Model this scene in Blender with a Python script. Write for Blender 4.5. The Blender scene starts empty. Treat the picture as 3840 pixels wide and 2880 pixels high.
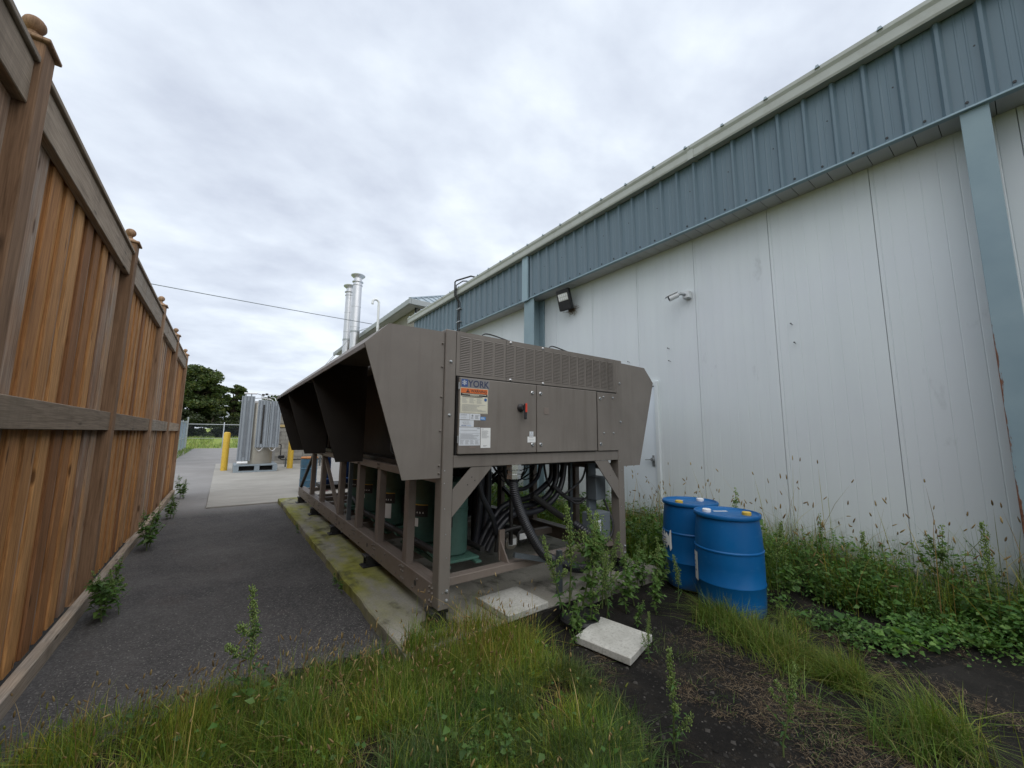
import bpy, math, random
import numpy as np
from mathutils import Vector, Matrix
R = math.radians
random.seed(7); RNG = np.random.default_rng(7)
S = bpy.context.scene
COL = S.collection

# ------------------------------------------------------------------ camera
cam_d = bpy.data.cameras.new('camera'); cam = bpy.data.objects.new('camera', cam_d); COL.objects.link(cam)
cam_d.sensor_width = 36.0; cam_d.lens = 36.0 * 1456.67 / 3840.0
cam_d.clip_start = 0.05; cam_d.clip_end = 2000
yaw, pitch, roll = R(36.386), R(7.320), R(0.5045)
F = Vector((math.sin(yaw)*math.cos(pitch), math.cos(yaw)*math.cos(pitch), math.sin(pitch)))
Rv = Vector((math.cos(yaw), -math.sin(yaw), 0)); Uv = Rv.cross(F)
R2 = Rv*math.cos(roll) + Uv*math.sin(roll); U2 = -Rv*math.sin(roll) + Uv*math.cos(roll)
m = Matrix((R2, U2, -F)).transposed().to_4x4(); m.translation = Vector((0, 0, 1.6))
cam.matrix_world = m
S.camera = cam

# ------------------------------------------------------------------ sky (overcast) and sun
SUN_EL, SUN_AZ = R(60), R(190)
W = bpy.data.worlds.new('World'); S.world = W; W.use_nodes = True
nt = W.node_tree; nt.nodes.clear()
def wn(t, **k):
    n = nt.nodes.new(t)
    for a, b in k.items(): setattr(n, a, b)
    return n
wo = wn('ShaderNodeOutputWorld'); bg = wn('ShaderNodeBackground'); bg.inputs['Strength'].default_value = 0.1
sky = wn('ShaderNodeTexSky', sky_type='NISHITA'); sky.sun_disc = False; sky.sun_elevation = SUN_EL; sky.sun_rotation = SUN_AZ
tc = wn('ShaderNodeTexCoord'); sep = wn('ShaderNodeSeparateXYZ'); nt.links.new(tc.outputs['Generated'], sep.inputs[0])
zz = wn('ShaderNodeMath', operation='MAXIMUM'); nt.links.new(sep.outputs['Z'], zz.inputs[0]); zz.inputs[1].default_value = 0.0
za = wn('ShaderNodeMath', operation='ADD'); nt.links.new(zz.outputs[0], za.inputs[0]); za.inputs[1].default_value = 0.22
dx = wn('ShaderNodeMath', operation='DIVIDE'); nt.links.new(sep.outputs['X'], dx.inputs[0]); nt.links.new(za.outputs[0], dx.inputs[1])
dy = wn('ShaderNodeMath', operation='DIVIDE'); nt.links.new(sep.outputs['Y'], dy.inputs[0]); nt.links.new(za.outputs[0], dy.inputs[1])
cmb = wn('ShaderNodeCombineXYZ'); nt.links.new(dx.outputs[0], cmb.inputs[0]); nt.links.new(dy.outputs[0], cmb.inputs[1])
mp = wn('ShaderNodeMapping'); nt.links.new(cmb.outputs[0], mp.inputs[0]); mp.inputs['Rotation'].default_value = (0, 0, R(35)); mp.inputs['Scale'].default_value = (1.0, 1.25, 1)
n1 = wn('ShaderNodeTexNoise'); n1.inputs['Scale'].default_value = 1.3; n1.inputs['Detail'].default_value = 6; n1.inputs['Roughness'].default_value = 0.45; n1.inputs['Distortion'].default_value = 0.7
n2 = wn('ShaderNodeTexNoise'); n2.inputs['Scale'].default_value = 4.2; n2.inputs['Detail'].default_value = 6; n2.inputs['Roughness'].default_value = 0.55
for n in (n1, n2): nt.links.new(mp.outputs[0], n.inputs['Vector'])
mxn = wn('ShaderNodeMix', data_type='FLOAT'); mxn.inputs[0].default_value = 0.38
nt.links.new(n1.outputs['Fac'], mxn.inputs[2]); nt.links.new(n2.outputs['Fac'], mxn.inputs[3])
cr = wn('ShaderNodeValToRGB'); nt.links.new(mxn.outputs[0], cr.inputs[0])
e = cr.color_ramp.elements; e[0].position = 0.36; e[0].color = (0.435, 0.475, 0.555, 1); e[1].position = 0.64; e[1].color = (0.68, 0.73, 0.78, 1)
ee = cr.color_ramp.elements.new(0.5); ee.color = (0.545, 0.592, 0.665, 1)
cs = wn('ShaderNodeVectorMath', operation='SCALE'); nt.links.new(cr.outputs[0], cs.inputs[0]); cs.inputs['Scale'].default_value = 10.0
mx = wn('ShaderNodeMix', data_type='RGBA'); mx.inputs[0].default_value = 0.93
nt.links.new(sky.outputs[0], mx.inputs[6]); nt.links.new(cs.outputs[0], mx.inputs[7])
nt.links.new(mx.outputs[2], bg.inputs['Color']); nt.links.new(bg.outputs[0], wo.inputs[0])
sl = bpy.data.lights.new('sun', 'SUN'); sl.energy = 1.5; sl.angle = R(90); sl.color = (1, 0.97, 0.93)
so = bpy.data.objects.new('sun', sl); COL.objects.link(so); so.location = (0, 0, 30)
sd = Vector((math.sin(SUN_AZ)*math.cos(SUN_EL), math.cos(SUN_AZ)*math.cos(SUN_EL), math.sin(SUN_EL)))
so.rotation_euler = sd.to_track_quat('Z', 'Y').to_euler()
vs = S.view_settings; vs.view_transform = 'Standard'; vs.look = 'None'; vs.exposure = 0.60; vs.gamma = 1.0; vs.use_curve_mapping = False
S.cycles.max_bounces = 8; S.cycles.diffuse_bounces = 3; S.cycles.transparent_max_bounces = 12

# ------------------------------------------------------------------ materials
MATS = {}
class NT:
    def __init__(s, name):
        s.m = bpy.data.materials.new(name); s.m.use_nodes = True; s.t = s.m.node_tree
        s.b = s.t.nodes['Principled BSDF']; s.o = s.t.nodes['Material Output']; MATS[name] = s.m
    def n(s, t, ins=None, **k):
        x = s.t.nodes.new(t)
        for a, b in k.items(): setattr(x, a, b)
        for a, b in (ins or {}).items():
            if hasattr(b, 'is_output'): s.t.links.new(b, x.inputs[a])
            else: x.inputs[a].default_value = b
        return x
    def l(s, a, b): s.t.links.new(a, b)
    def pos(s, scale=(1, 1, 1), rnd=False):
        if rnd:
            c = s.n('ShaderNodeTexCoord').outputs['Object']; oi = s.n('ShaderNodeObjectInfo').outputs['Random']
            ml = s.n('ShaderNodeMath', {0: oi, 1: 37.0}, operation='MULTIPLY').outputs[0]
            cb = s.n('ShaderNodeCombineXYZ', {0: ml, 1: ml, 2: ml}).outputs[0]
            c = s.n('ShaderNodeVectorMath', {0: c, 1: cb}, operation='ADD').outputs[0]
        else: c = s.n('ShaderNodeNewGeometry').outputs['Position']
        return s.n('ShaderNodeMapping', {0: c, 'Scale': scale}).outputs[0]
    def noise(s, v, scale, detail=5, rough=0.55, dist=0.0):
        return s.n('ShaderNodeTexNoise', {'Vector': v, 'Scale': scale, 'Detail': detail, 'Roughness': rough, 'Distortion': dist}).outputs['Fac']
    def ramp(s, f, stops):
        r = s.n('ShaderNodeValToRGB', {0: f}); el = r.color_ramp.elements
        while len(el) < len(stops): el.new(0.5)
        for x, (p, c) in zip(el, stops): x.position = p; x.color = (*c, 1) if len(c) == 3 else c
        return r.outputs[0]
    def mix(s, f, a, b, bt='MIX'):
        x = s.n('ShaderNodeMix', data_type='RGBA', blend_type=bt)
        for i, v in ((0, f), (6, a), (7, b)):
            if hasattr(v, 'is_output'): s.l(v, x.inputs[i])
            elif i == 0: x.inputs[i].default_value = v
            else: x.inputs[i].default_value = (*v, 1)
        return x.outputs[2]
    def fin(s, col=None, rough=0.6, metal=0.0, spec=0.5, bump=None, bstr=0.2, bdist=0.01):
        if col is not None:
            if hasattr(col, 'is_output'): s.l(col, s.b.inputs['Base Color'])
            else: s.b.inputs['Base Color'].default_value = (*col, 1)
        if hasattr(rough, 'is_output'): s.l(rough, s.b.inputs['Roughness'])
        else: s.b.inputs['Roughness'].default_value = rough
        s.b.inputs['Metallic'].default_value = metal; s.b.inputs['Specular IOR Level'].default_value = spec
        if bump is not None:
            bn = s.n('ShaderNodeBump', {'Height': bump, 'Strength': bstr, 'Distance': bdist}); s.l(bn.outputs[0], s.b.inputs['Normal'])
        return s.m
def sc(c, k): return tuple(min(1, x*k) for x in c)
def plain(name, c, rough=0.6, metal=0.0, spec=0.5, var=0.12, scale=3.0, dirt=None, dirt_amt=0.35, streak=False, bumpscale=0, bstr=0.1):
    t = NT(name); v = t.pos((1, 1, 0.25) if streak else (1, 1, 1))
    f = t.noise(v, scale, 6, 0.6)
    col = t.ramp(f, [(0.3, sc(c, 1-var)), (0.7, sc(c, 1+var))])
    if dirt:
        v2 = t.pos((1, 1, 0.12) if streak else (1, 1, 1)); g = t.noise(v2, scale*2.7, 7, 0.65)
        g = t.ramp(g, [(0.48, (0, 0, 0)), (0.75, (dirt_amt,)*3)])
        col = t.mix(g, col, dirt)
    b = t.noise(t.pos(), bumpscale, 3) if bumpscale else None
    return t.fin(col, rough, metal, spec, b, bstr, 0.003)

t = NT('taupe'); v = t.pos(); c = t.ramp(t.noise(v, 1.3, 6, 0.6), [(0.3, (0.150, 0.133, 0.116)), (0.7, (0.192, 0.172, 0.151))])
c = t.mix(t.ramp(t.noise(t.pos((3, 3, 0.22)), 3.2, 7, 0.65), [(0.50, (0, 0, 0)), (0.74, (0.5,)*3)]), c, (0.10, 0.085, 0.07))
c = t.mix(t.ramp(t.noise(t.pos((1, 1, 0.8)), 0.9, 5, 0.6), [(0.5, (0, 0, 0)), (0.75, (0.45,)*3)]), c, (0.235, 0.215, 0.19))
c = t.mix(t.ramp(t.noise(v, 22, 6, 0.75), [(0.66, (0, 0, 0)), (0.74, (0.6,)*3)]), c, (0.085, 0.065, 0.05))
hb_ = t.n('ShaderNodeMath', {0: t.noise(v, 2.4, 2), 1: t.n('ShaderNodeMath', {0: t.noise(v, 700, 2), 1: 0.04}, operation='MULTIPLY').outputs[0]}, operation='ADD').outputs[0]
t.fin(c, t.ramp(t.noise(v, 3, 5), [(0.3, (0.42,)*3), (0.7, (0.6,)*3)]), 0, 0.4, hb_, 0.35, 0.02)
plain('taupe_frame', (0.19, 0.158, 0.136), 0.5, 0, 0.4, 0.06, 2.0, (0.12, 0.075, 0.05), 0.45, False, 700, 0.1)
plain('taupe_shaded', (0.04, 0.035, 0.031), 0.75, 0, 0.2, 0.12, 3)  # taupe paint darkened for the hood interior: shade put into the colour
plain('dark_steel', (0.03, 0.029, 0.028), 0.5, 0.2, 0.4, 0.25, 5)
plain('coil_black', (0.022, 0.021, 0.02), 0.65, 0, 0.3, 0.3, 6)
plain('black_rubber', (0.018, 0.018, 0.02), 0.45, 0, 0.4, 0.2, 8, (0.08, 0.08, 0.08), 0.25)
plain('hose_black', (0.02, 0.021, 0.026), 0.38, 0, 0.5, 0.2, 8)
plain('insulation', (0.02, 0.02, 0.02), 0.8, 0, 0.2, 0.2, 8)
plain('comp_green', (0.052, 0.115, 0.094), 0.42, 0, 0.5, 0.12, 4, (0.02, 0.03, 0.025), 0.4)
plain('comp_green_plate', (0.07, 0.16, 0.125), 0.5, 0, 0.4, 0.15, 5, (0.03, 0.03, 0.025), 0.4)
plain('yellow_print', (0.5, 0.33, 0.05), 0.5)
plain('white_print', (0.72, 0.73, 0.72), 0.55, var=0.05)
plain('cream_print', (0.62, 0.6, 0.48), 0.55, var=0.06, scale=9)
plain('cool_print', (0.6, 0.63, 0.66), 0.5, var=0.05, scale=9)
plain('ink_black', (0.02, 0.02, 0.022), 0.5, var=0.05)
plain('ink_grey', (0.25, 0.26, 0.27), 0.5, var=0.05)
plain('ink_blue', (0.03, 0.075, 0.24), 0.45, var=0.05)
plain('ink_bright_blue', (0.03, 0.22, 0.55), 0.45, var=0.05)
plain('ink_navy', (0.035, 0.045, 0.09), 0.45, var=0.05)
plain('ink_orange', (0.62, 0.15, 0.035), 0.45, var=0.06)
plain('sticker_grey', (0.21, 0.205, 0.205), 0.5, var=0.05)
plain('red_plastic', (0.55, 0.05, 0.025), 0.4, var=0.08)
plain('chrome', (0.62, 0.62, 0.62), 0.22, 0.9, 0.5, 0.1, 20)
plain('galv', (0.36, 0.38, 0.39), 0.42, 0.6, 0.5, 0.18, 12)
plain('grey_box', (0.13, 0.155, 0.175), 0.45, 0, 0.5, 0.1, 5)
plain('strut_grey', (0.12, 0.14, 0.155), 0.45, 0.4, 0.5, 0.15, 8)
plain('fascia_blue', (0.112, 0.166, 0.203), 0.42, 0, 0.5, 0.06, 1.2, (0.16, 0.21, 0.24), 0.3, True)
plain('trim_blue', (0.25, 0.35, 0.4), 0.45, 0, 0.5, 0.06, 2)
plain('gutter_cream', (0.40, 0.415, 0.385), 0.45, 0, 0.5, 0.05, 2, (0.2, 0.18, 0.14), 0.3)
plain('soffit_white', (0.46, 0.47, 0.46), 0.5, 0, 0.4, 0.05, 2)
plain('roof_metal', (0.33, 0.39, 0.43), 0.4, 0.3, 0.5, 0.06, 1.5)
plain('door_white', (0.70, 0.76, 0.80), 0.4, 0, 0.5, 0.03, 1.5)
plain('pvc_white', (0.7, 0.71, 0.72), 0.4, 0, 0.5, 0.03, 3)
plain('camera_white', (0.6, 0.62, 0.62), 0.4, 0, 0.5, 0.04, 8)
plain('drum_blue', (0.002, 0.095, 0.285), 0.42, 0, 0.25, 0.08, 3, (0.01, 0.15, 0.38), 0.3, True)
t = NT('drum_plastic'); v = t.pos((1, 1, 0.3)); c = t.ramp(t.noise(v, 3, 6), [(0.3, (0.002, 0.082, 0.25)), (0.7, (0.003, 0.11, 0.31))])
sf_ = t.ramp(t.noise(t.pos((1, 1, 3.2)), 9, 9, 0.78), [(0.60, (0, 0, 0)), (0.72, (0.5,)*3)]); c = t.mix(sf_, c, (0.06, 0.20, 0.38))
gz_ = t.n('ShaderNodeSeparateXYZ', {0: t.n('ShaderNodeNewGeometry').outputs['Position']}).outputs['Z']; gz_ = t.n('ShaderNodeMapRange', {0: gz_, 1: 0.34, 2: 0.0, 3: -0.25, 4: 0.2}).outputs[0]
gz_ = t.n('ShaderNodeMath', {0: t.noise(t.pos(), 7, 8, 0.7), 1: gz_}, operation='ADD').outputs[0]; c = t.mix(t.ramp(gz_, [(0.5, (0, 0, 0)), (0.85, (0.75,)*3)]), c, (0.07, 0.07, 0.05))
t.fin(c, t.ramp(t.noise(t.pos(), 12, 5), [(0.3, (0.34,)*3), (0.7, (0.55,)*3)]), 0, 0.3)
plain('old_drum_blue', (0.06, 0.17, 0.27), 0.5, 0, 0.4, 0.15, 6, (0.25, 0.13, 0.06), 0.4)
plain('rust_orange', (0.42, 0.17, 0.05), 0.7, var=0.3, scale=14)
plain('bung_yellow', (0.55, 0.37, 0.05), 0.5, var=0.08)
plain('bollard_yellow', (0.62, 0.40, 0.045), 0.5, 0, 0.4, 0.07, 3, (0.3, 0.2, 0.06), 0.35)
plain('stainless', (0.6, 0.6, 0.61), 0.36, 0.85, 0.5, 0.06, 4)
plain('tank_steel', (0.36, 0.335, 0.29), 0.36, 0.6, 0.5, 0.12, 2)
plain('alu_slot', (0.17, 0.185, 0.205), 0.5, 0.2)
plain('alu_fin', (0.235, 0.26, 0.29), 0.6, 0.0, 0.5, 0.06, 3)
plain('pallet_grey', (0.23, 0.27, 0.30), 0.5, 0, 0.4, 0.1, 4)
plain('beige_siding', (0.32, 0.30, 0.26), 0.55, 0, 0.4, 0.04, 1)
plain('grey_gutter', (0.30, 0.32, 0.32), 0.45, 0, 0.4, 0.04, 1.5)
plain('mortar', (0.2, 0.19, 0.175), 0.9, 0, 0.2, 0.1, 8)
plain('coping_tan', (0.42, 0.32, 0.15), 0.8, 0, 0.2, 0.15, 6)
plain('slat_blue', (0.27, 0.34, 0.41), 0.5, 0, 0.4, 0.1, 1.2)
plain('pump_blue', (0.015, 0.06, 0.2), 0.4, 0, 0.5, 0.15, 6)
plain('pink_plastic', (0.55, 0.3, 0.34), 0.5)
plain('seal_grey', (0.22, 0.22, 0.21), 0.8)
plain('seal_dark', (0.05, 0.05, 0.045), 0.7)
plain('wire_black', (0.03, 0.03, 0.033), 0.5)
plain('bark', (0.075, 0.06, 0.045), 0.9, 0, 0.2, 0.3, 7, bumpscale=20, bstr=0.6)
plain('lamp_lens', (0.55, 0.56, 0.52), 0.15, 0, 0.5, 0.05, 20)

# white insulated wall: rain streaks, patchy grime, mildew stains
t = NT('wall_white')
v = t.pos((1, 1, 0.10)); f = t.noise(v, 3.2, 7, 0.6); c = t.ramp(f, [(0.3, (0.62, 0.665, 0.668)), (0.7, (0.665, 0.71, 0.708))])
v2 = t.pos((1, 1, 1)); g = t.ramp(t.noise(v2, 0.9, 5, 0.6), [(0.42, (0, 0, 0)), (0.8, (0.45,)*3)])
c = t.mix(g, c, (0.60, 0.61, 0.655))
v3 = t.pos((1, 1.4, 0.35)); h = t.ramp(t.noise(v3, 2.3, 8, 0.7), [(0.70, (0, 0, 0)), (0.88, (0.45,)*3)])
c = t.mix(h, c, (0.40, 0.43, 0.42))
wz = t.n('ShaderNodeSeparateXYZ', {0: t.n('ShaderNodeNewGeometry').outputs['Position']}).outputs['Z']
sb = t.n('ShaderNodeMapRange', {0: wz, 1: 0.9, 2: 0.28, 3: -0.2, 4: 0.22}).outputs[0]; sb = t.n('ShaderNodeMath', {0: t.noise(t.pos(), 5.0, 8, 0.7), 1: sb}, operation='ADD').outputs[0]
c = t.mix(t.ramp(sb, [(0.55, (0, 0, 0)), (0.85, (0.7,)*3)]), c, (0.22, 0.225, 0.17))
sm_ = t.ramp(t.noise(t.pos((1, 2.2, 0.9)), 1.15, 7, 0.62), [(0.66, (0, 0, 0)), (0.78, (0.6,)*3)]); c = t.mix(sm_, c, (0.33, 0.35, 0.35))
t.fin(c, 0.45, 0, 0.4, t.noise(t.pos((1, 1, 0.6)), 1.7, 3), 0.25, 0.02)

# rusting pale-blue column
t = NT('column_blue')
v = t.pos(); c = t.ramp(t.noise(v, 2, 5), [(0.3, (0.195, 0.275, 0.31)), (0.7, (0.245, 0.33, 0.36))])
r1 = t.ramp(t.noise(t.pos((1, 7, 0.7)), 2.3, 9, 0.72), [(0.555, (0, 0, 0)), (0.60, (1, 1, 1))])
py_ = t.n('ShaderNodeSeparateXYZ', {0: t.n('ShaderNodeNewGeometry').outputs['Position']})
ed = t.n('ShaderNodeMath', {0: py_.outputs['Y'], 1: 0.0775}, operation='SUBTRACT').outputs[0]; ed = t.n('ShaderNodeMath', {0: ed}, operation='ABSOLUTE').outputs[0]
ed = t.n('ShaderNodeMapRange', {0: ed, 1: 0.055, 2: 0.105, 3: -0.22, 4: 0.22}).outputs[0]
zl = t.n('ShaderNodeMapRange', {0: py_.outputs['Z'], 1: 2.2, 2: 3.9, 3: 0.06, 4: -0.28}).outputs[0]
rn_ = t.noise(t.pos((1, 7, 1.2)), 2.3, 9, 0.72); rn_ = t.n('ShaderNodeMath', {0: rn_, 1: ed}, operation='ADD').outputs[0]; rn_ = t.n('ShaderNodeMath', {0: rn_, 1: zl}, operation='ADD').outputs[0]
nr_ = t.n('ShaderNodeMath', {0: py_.outputs['Y'], 1: 2.0}, operation='GREATER_THAN').outputs[0]; rn_ = t.n('ShaderNodeMath', {0: rn_, 1: nr_}, operation='SUBTRACT').outputs[0]
r1 = t.ramp(rn_, [(0.60, (0, 0, 0)), (0.65, (1, 1, 1))])
c = t.mix(r1, c, t.ramp(t.noise(v, 30, 4), [(0.3, (0.075, 0.03, 0.018)), (0.7, (0.2, 0.085, 0.04))]))
t.fin(c, 0.55, 0, 0.4)

# cedar boards: every board its own tone, grain, knots
def wood(name, dark, mid, light, grey, grey_from, grain=1.0, axis=2):
    t = NT(name); rnd = t.n('ShaderNodeObjectInfo').outputs['Random']
    stretch = [14, 14, 14]; stretch[axis] = 0.75
    kn = [9, 9, 9]; kn[axis] = 2.2
    v = t.pos(tuple(stretch), True); g = t.noise(v, 2.4*grain, 8, 0.62, 0.9)
    fine = [120, 120, 120]; fine[axis] = 2.5
    g2 = t.noise(t.pos(tuple(fine), True), 1.6, 4, 0.6)
    base = t.ramp(rnd, [(0.0, dark), (0.35, mid), (0.75, light), (1.0, mid)])
    c = t.mix(t.ramp(g, [(0.30, (0.62,)*3), (0.5, (0.98,)*3), (0.72, (1.32,)*3)]), (0, 0, 0), base)
    mlt = t.n('ShaderNodeMix', data_type='RGBA', blend_type='MULTIPLY'); mlt.inputs[0].default_value = 1
    t.l(base, mlt.inputs[6]); t.l(t.ramp(g, [(0.26, (0.36, 0.33, 0.31)), (0.42, (0.80, 0.78, 0.76)), (0.58, (1.0, 1.0, 1.0))]), mlt.inputs[7]); c = mlt.outputs[2]
    r2 = t.n('ShaderNodeMath', {0: rnd, 1: 7.31}, operation='MULTIPLY').outputs[0]
    r2 = t.n('ShaderNodeMath', {0: r2}, operation='FRACT').outputs[0]
    gm = t.ramp(r2, [(grey_from, (0.06,)*3), (min(1, grey_from+0.1), (0.85,)*3)])
    patch = t.ramp(t.noise(t.pos((3, 3, 0.7), True), 1.5, 5, 0.6), [(0.35, (0.25,)*3), (0.65, (1, 1, 1))])
    gm = t.mix(1.0, gm, patch, 'MULTIPLY')
    c = t.mix(gm, c, t.ramp(g, [(0.3, sc(grey, 0.6)), (0.7, sc(grey, 1.2))]))
    c = t.mix(t.ramp(g2, [(0.38, (0.45,)*3), (0.58, (0, 0, 0))]), c, sc(dark, 0.4))
    dmp = t.ramp(t.noise(t.pos((2.2, 2.2, 0.5), True), 1.3, 6, 0.65), [(0.52, (0, 0, 0)), (0.72, (0.6,)*3)]); c = t.mix(dmp, c, sc(dark, 0.5))
    vo = t.n('ShaderNodeTexVoronoi', {'Vector': t.pos(tuple(kn), True), 'Scale': 1.0, 'Randomness': 1.0}); vo.feature = 'F1'
    kf = t.ramp(vo.outputs['Distance'], [(0.07, (0.85,)*3), (0.15, (0, 0, 0))])
    c = t.mix(kf, c, sc(dark, 0.3))
    return t.fin(c, 0.78, 0, 0.2, g, 0.35, 0.004)
wood('board_wood', (0.29, 0.132, 0.053), (0.50, 0.236, 0.083), (0.65, 0.345, 0.132), (0.41, 0.36, 0.31), 0.70)
wood('rail_wood', (0.28, 0.215, 0.155), (0.37, 0.29, 0.215), (0.45, 0.36, 0.275), (0.39, 0.345, 0.295), 0.30, 1.0, 1)
wood('post_wood', (0.27, 0.16, 0.092), (0.35, 0.22, 0.135), (0.42, 0.275, 0.175), (0.32, 0.265, 0.205), 0.85)

# asphalt
t = NT('asphalt')
v = t.pos(); a = t.noise(v, 0.7, 6, 0.6); b = t.noise(v, 160, 3, 0.7)
vo = t.n('ShaderNodeTexVoronoi', {'Vector': v, 'Scale': 80.0})
c = t.ramp(a, [(0.32, (0.068, 0.064, 0.062)), (0.68, (0.118, 0.111, 0.107))])
st = t.ramp(vo.outputs['Color'], [(0.45, (0, 0, 0)), (0.95, (0.7,)*3)])
v3_ = t.n('ShaderNodeTexVoronoi', {'Vector': v, 'Scale': 34.0}); s3_ = t.ramp(v3_.outputs['Color'], [(0.70, (0, 0, 0)), (0.98, (0.32,)*3)])
c = t.mix(s3_, c, (0.17, 0.165, 0.16)); s4_ = t.ramp(t.noise(v, 5.0, 8, 0.75), [(0.40, (0.35,)*3), (0.56, (0, 0, 0))]); c = t.mix(s4_, c, (0.042, 0.040, 0.041))
big_ = t.ramp(t.noise(t.pos((1, 0.6, 1)), 0.75, 6, 0.65, 0.5), [(0.42, (0.7,)*3), (0.56, (0, 0, 0))]); c = t.mix(big_, c, (0.045, 0.043, 0.045)); lt_ = t.ramp(t.noise(t.pos((0.8, 1.1, 1)), 1.05, 7, 0.7), [(0.54, (0, 0, 0)), (0.70, (0.5,)*3)]); c = t.mix(lt_, c, (0.145, 0.14, 0.135))
rd_ = t.ramp(t.noise(t.pos((1, 0.7, 1)), 1.9, 7, 0.7), [(0.56, (0, 0, 0)), (0.70, (0.55,)*3)]); c = t.mix(rd_, c, (0.105, 0.083, 0.076))
c = t.mix(st, c, (0.165, 0.16, 0.155))
c = t.mix(t.ramp(b, [(0.35, (0.5,)*3), (0.6, (0, 0, 0))]), c, (0.025, 0.024, 0.023))
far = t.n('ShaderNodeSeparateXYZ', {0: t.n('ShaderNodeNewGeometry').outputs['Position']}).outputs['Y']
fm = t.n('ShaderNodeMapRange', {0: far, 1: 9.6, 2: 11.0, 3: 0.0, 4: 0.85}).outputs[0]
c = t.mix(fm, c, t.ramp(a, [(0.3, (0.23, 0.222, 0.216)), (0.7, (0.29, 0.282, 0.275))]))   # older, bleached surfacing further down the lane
dk = t.ramp(t.noise(t.pos((1, 1, 1)), 2.6, 6, 0.65, 0.6), [(0.64, (0, 0, 0)), (0.72, (0.5,)*3)])
c = t.mix(dk, c, (0.045, 0.033, 0.028))
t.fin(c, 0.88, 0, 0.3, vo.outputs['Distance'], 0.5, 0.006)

# slab concrete with moss
t = NT('slab_concrete')
v = t.pos(); a = t.noise(v, 1.8, 8, 0.62); c = t.ramp(a, [(0.3, (0.21, 0.20, 0.165)), (0.7, (0.36, 0.345, 0.30))])
c = t.mix(t.ramp(t.noise(v, 60, 3), [(0.4, (0.25,)*3), (0.6, (0, 0, 0))]), c, (0.11, 0.105, 0.095))
sx = t.n('ShaderNodeSeparateXYZ', {0: t.n('ShaderNodeNewGeometry').outputs['Position']})
left = t.n('ShaderNodeMapRange', {0: sx.outputs['X'], 1: 1.9, 2: 1.35, 3: 0.0, 4: 1.0}).outputs[0]
ms = t.ramp(t.noise(t.pos((1.6, 0.55, 1)), 2.2, 7, 0.6), [(0.36, (0, 0, 0)), (0.58, (0.95,)*3)])
yr_ = t.n('ShaderNodeMapRange', {0: sx.outputs['Y'], 1: 3.0, 2: 4.1, 3: 0.15, 4: 1.0}).outputs[0]
mm = t.mix(1.0, ms, left, 'MULTIPLY'); mm = t.mix(1.0, mm, yr_, 'MULTIPLY')
c = t.mix(mm, c, t.ramp(t.noise(v, 9, 5), [(0.3, (0.14, 0.145, 0.02)), (0.7, (0.30, 0.30, 0.055))]))
bk = t.ramp(t.noise(t.pos((1.2, 0.8, 1)), 2.9, 6, 0.6), [(0.55, (0, 0, 0)), (0.66, (0.8,)*3)])
c = t.mix(bk, c, (0.05, 0.048, 0.035))
t.fin(c, 0.85, 0, 0.3, t.noise(v, 45, 5), 0.3, 0.005)
# far pad concrete, broomed
t = NT('pad_concrete')
v = t.pos(); a = t.noise(v, 0.8, 7, 0.6); c = t.ramp(a, [(0.3, (0.27, 0.26, 0.235)), (0.7, (0.37, 0.355, 0.325))])
c = t.mix(t.ramp(t.noise(t.pos((0.25, 3, 1)), 3.0, 6), [(0.45, (0, 0, 0)), (0.7, (0.4,)*3)]), c, (0.2, 0.185, 0.165))
t.fin(c, 0.85, 0, 0.3, t.noise(t.pos((2, 40, 1)), 3, 3), 0.2, 0.004)
# pavers
t = NT('paver'); v = t.pos(); c = t.ramp(t.noise(v, 6, 7, 0.65), [(0.3, (0.37, 0.365, 0.33)), (0.7, (0.52, 0.515, 0.475))])
c = t.mix(t.ramp(t.noise(v, 55, 4, 0.7), [(0.36, (0.45,)*3), (0.5, (0, 0, 0))]), c, (0.2, 0.19, 0.16))
t.fin(c, 0.85, 0, 0.3, t.noise(v, 70, 4), 0.35, 0.004)
# blocks
t = NT('block'); rnd = t.n('ShaderNodeObjectInfo').outputs['Random']; v = t.pos()
c = t.ramp(rnd, [(0, (0.26, 0.25, 0.225)), (1, (0.34, 0.325, 0.3))]); c = t.mix(t.ramp(t.noise(v, 3, 6), [(0.4, (0.4,)*3), (0.65, (0, 0, 0))]), c, (0.17, 0.16, 0.14))
t.fin(c, 0.9, 0, 0.2, t.noise(v, 60, 3), 0.4, 0.005)
# soil / dark fabric ground; grassy further away
t = NT('soil')
v = t.pos(); a = t.noise(v, 3.0, 8, 0.65); c = t.ramp(a, [(0.3, (0.009, 0.0085, 0.008)), (0.55, (0.018, 0.0165, 0.015)), (0.78, (0.042, 0.035, 0.027))])
tn = t.ramp(t.noise(v, 1.7, 6, 0.6), [(0.5, (0, 0, 0)), (0.68, (0.6,)*3)])
fib = t.ramp(t.noise(t.pos((1, 1, 1)), 75, 4, 0.7, 1.5), [(0.5, (0, 0, 0)), (0.62, (1, 1, 1))])
tn2 = t.mix(1.0, tn, fib, 'MULTIPLY'); c = t.mix(tn2, c, (0.12, 0.095, 0.065))
yy = t.n('ShaderNodeSeparateXYZ', {0: t.n('ShaderNodeNewGeometry').outputs['Position']})
fy = t.n('ShaderNodeMapRange', {0: yy.outputs['Y'], 1: 40.0, 2: 46.0, 3: 0.0, 4: 1.0}).outputs[0]
fx = t.n('ShaderNodeMapRange', {0: yy.outputs['X'], 1: -1.05, 2: -1.6, 3: 0.0, 4: 1.0}).outputs[0]
fm = t.n('ShaderNodeMath', {0: fy, 1: fx}, operation='MAXIMUM').outputs[0]
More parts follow.
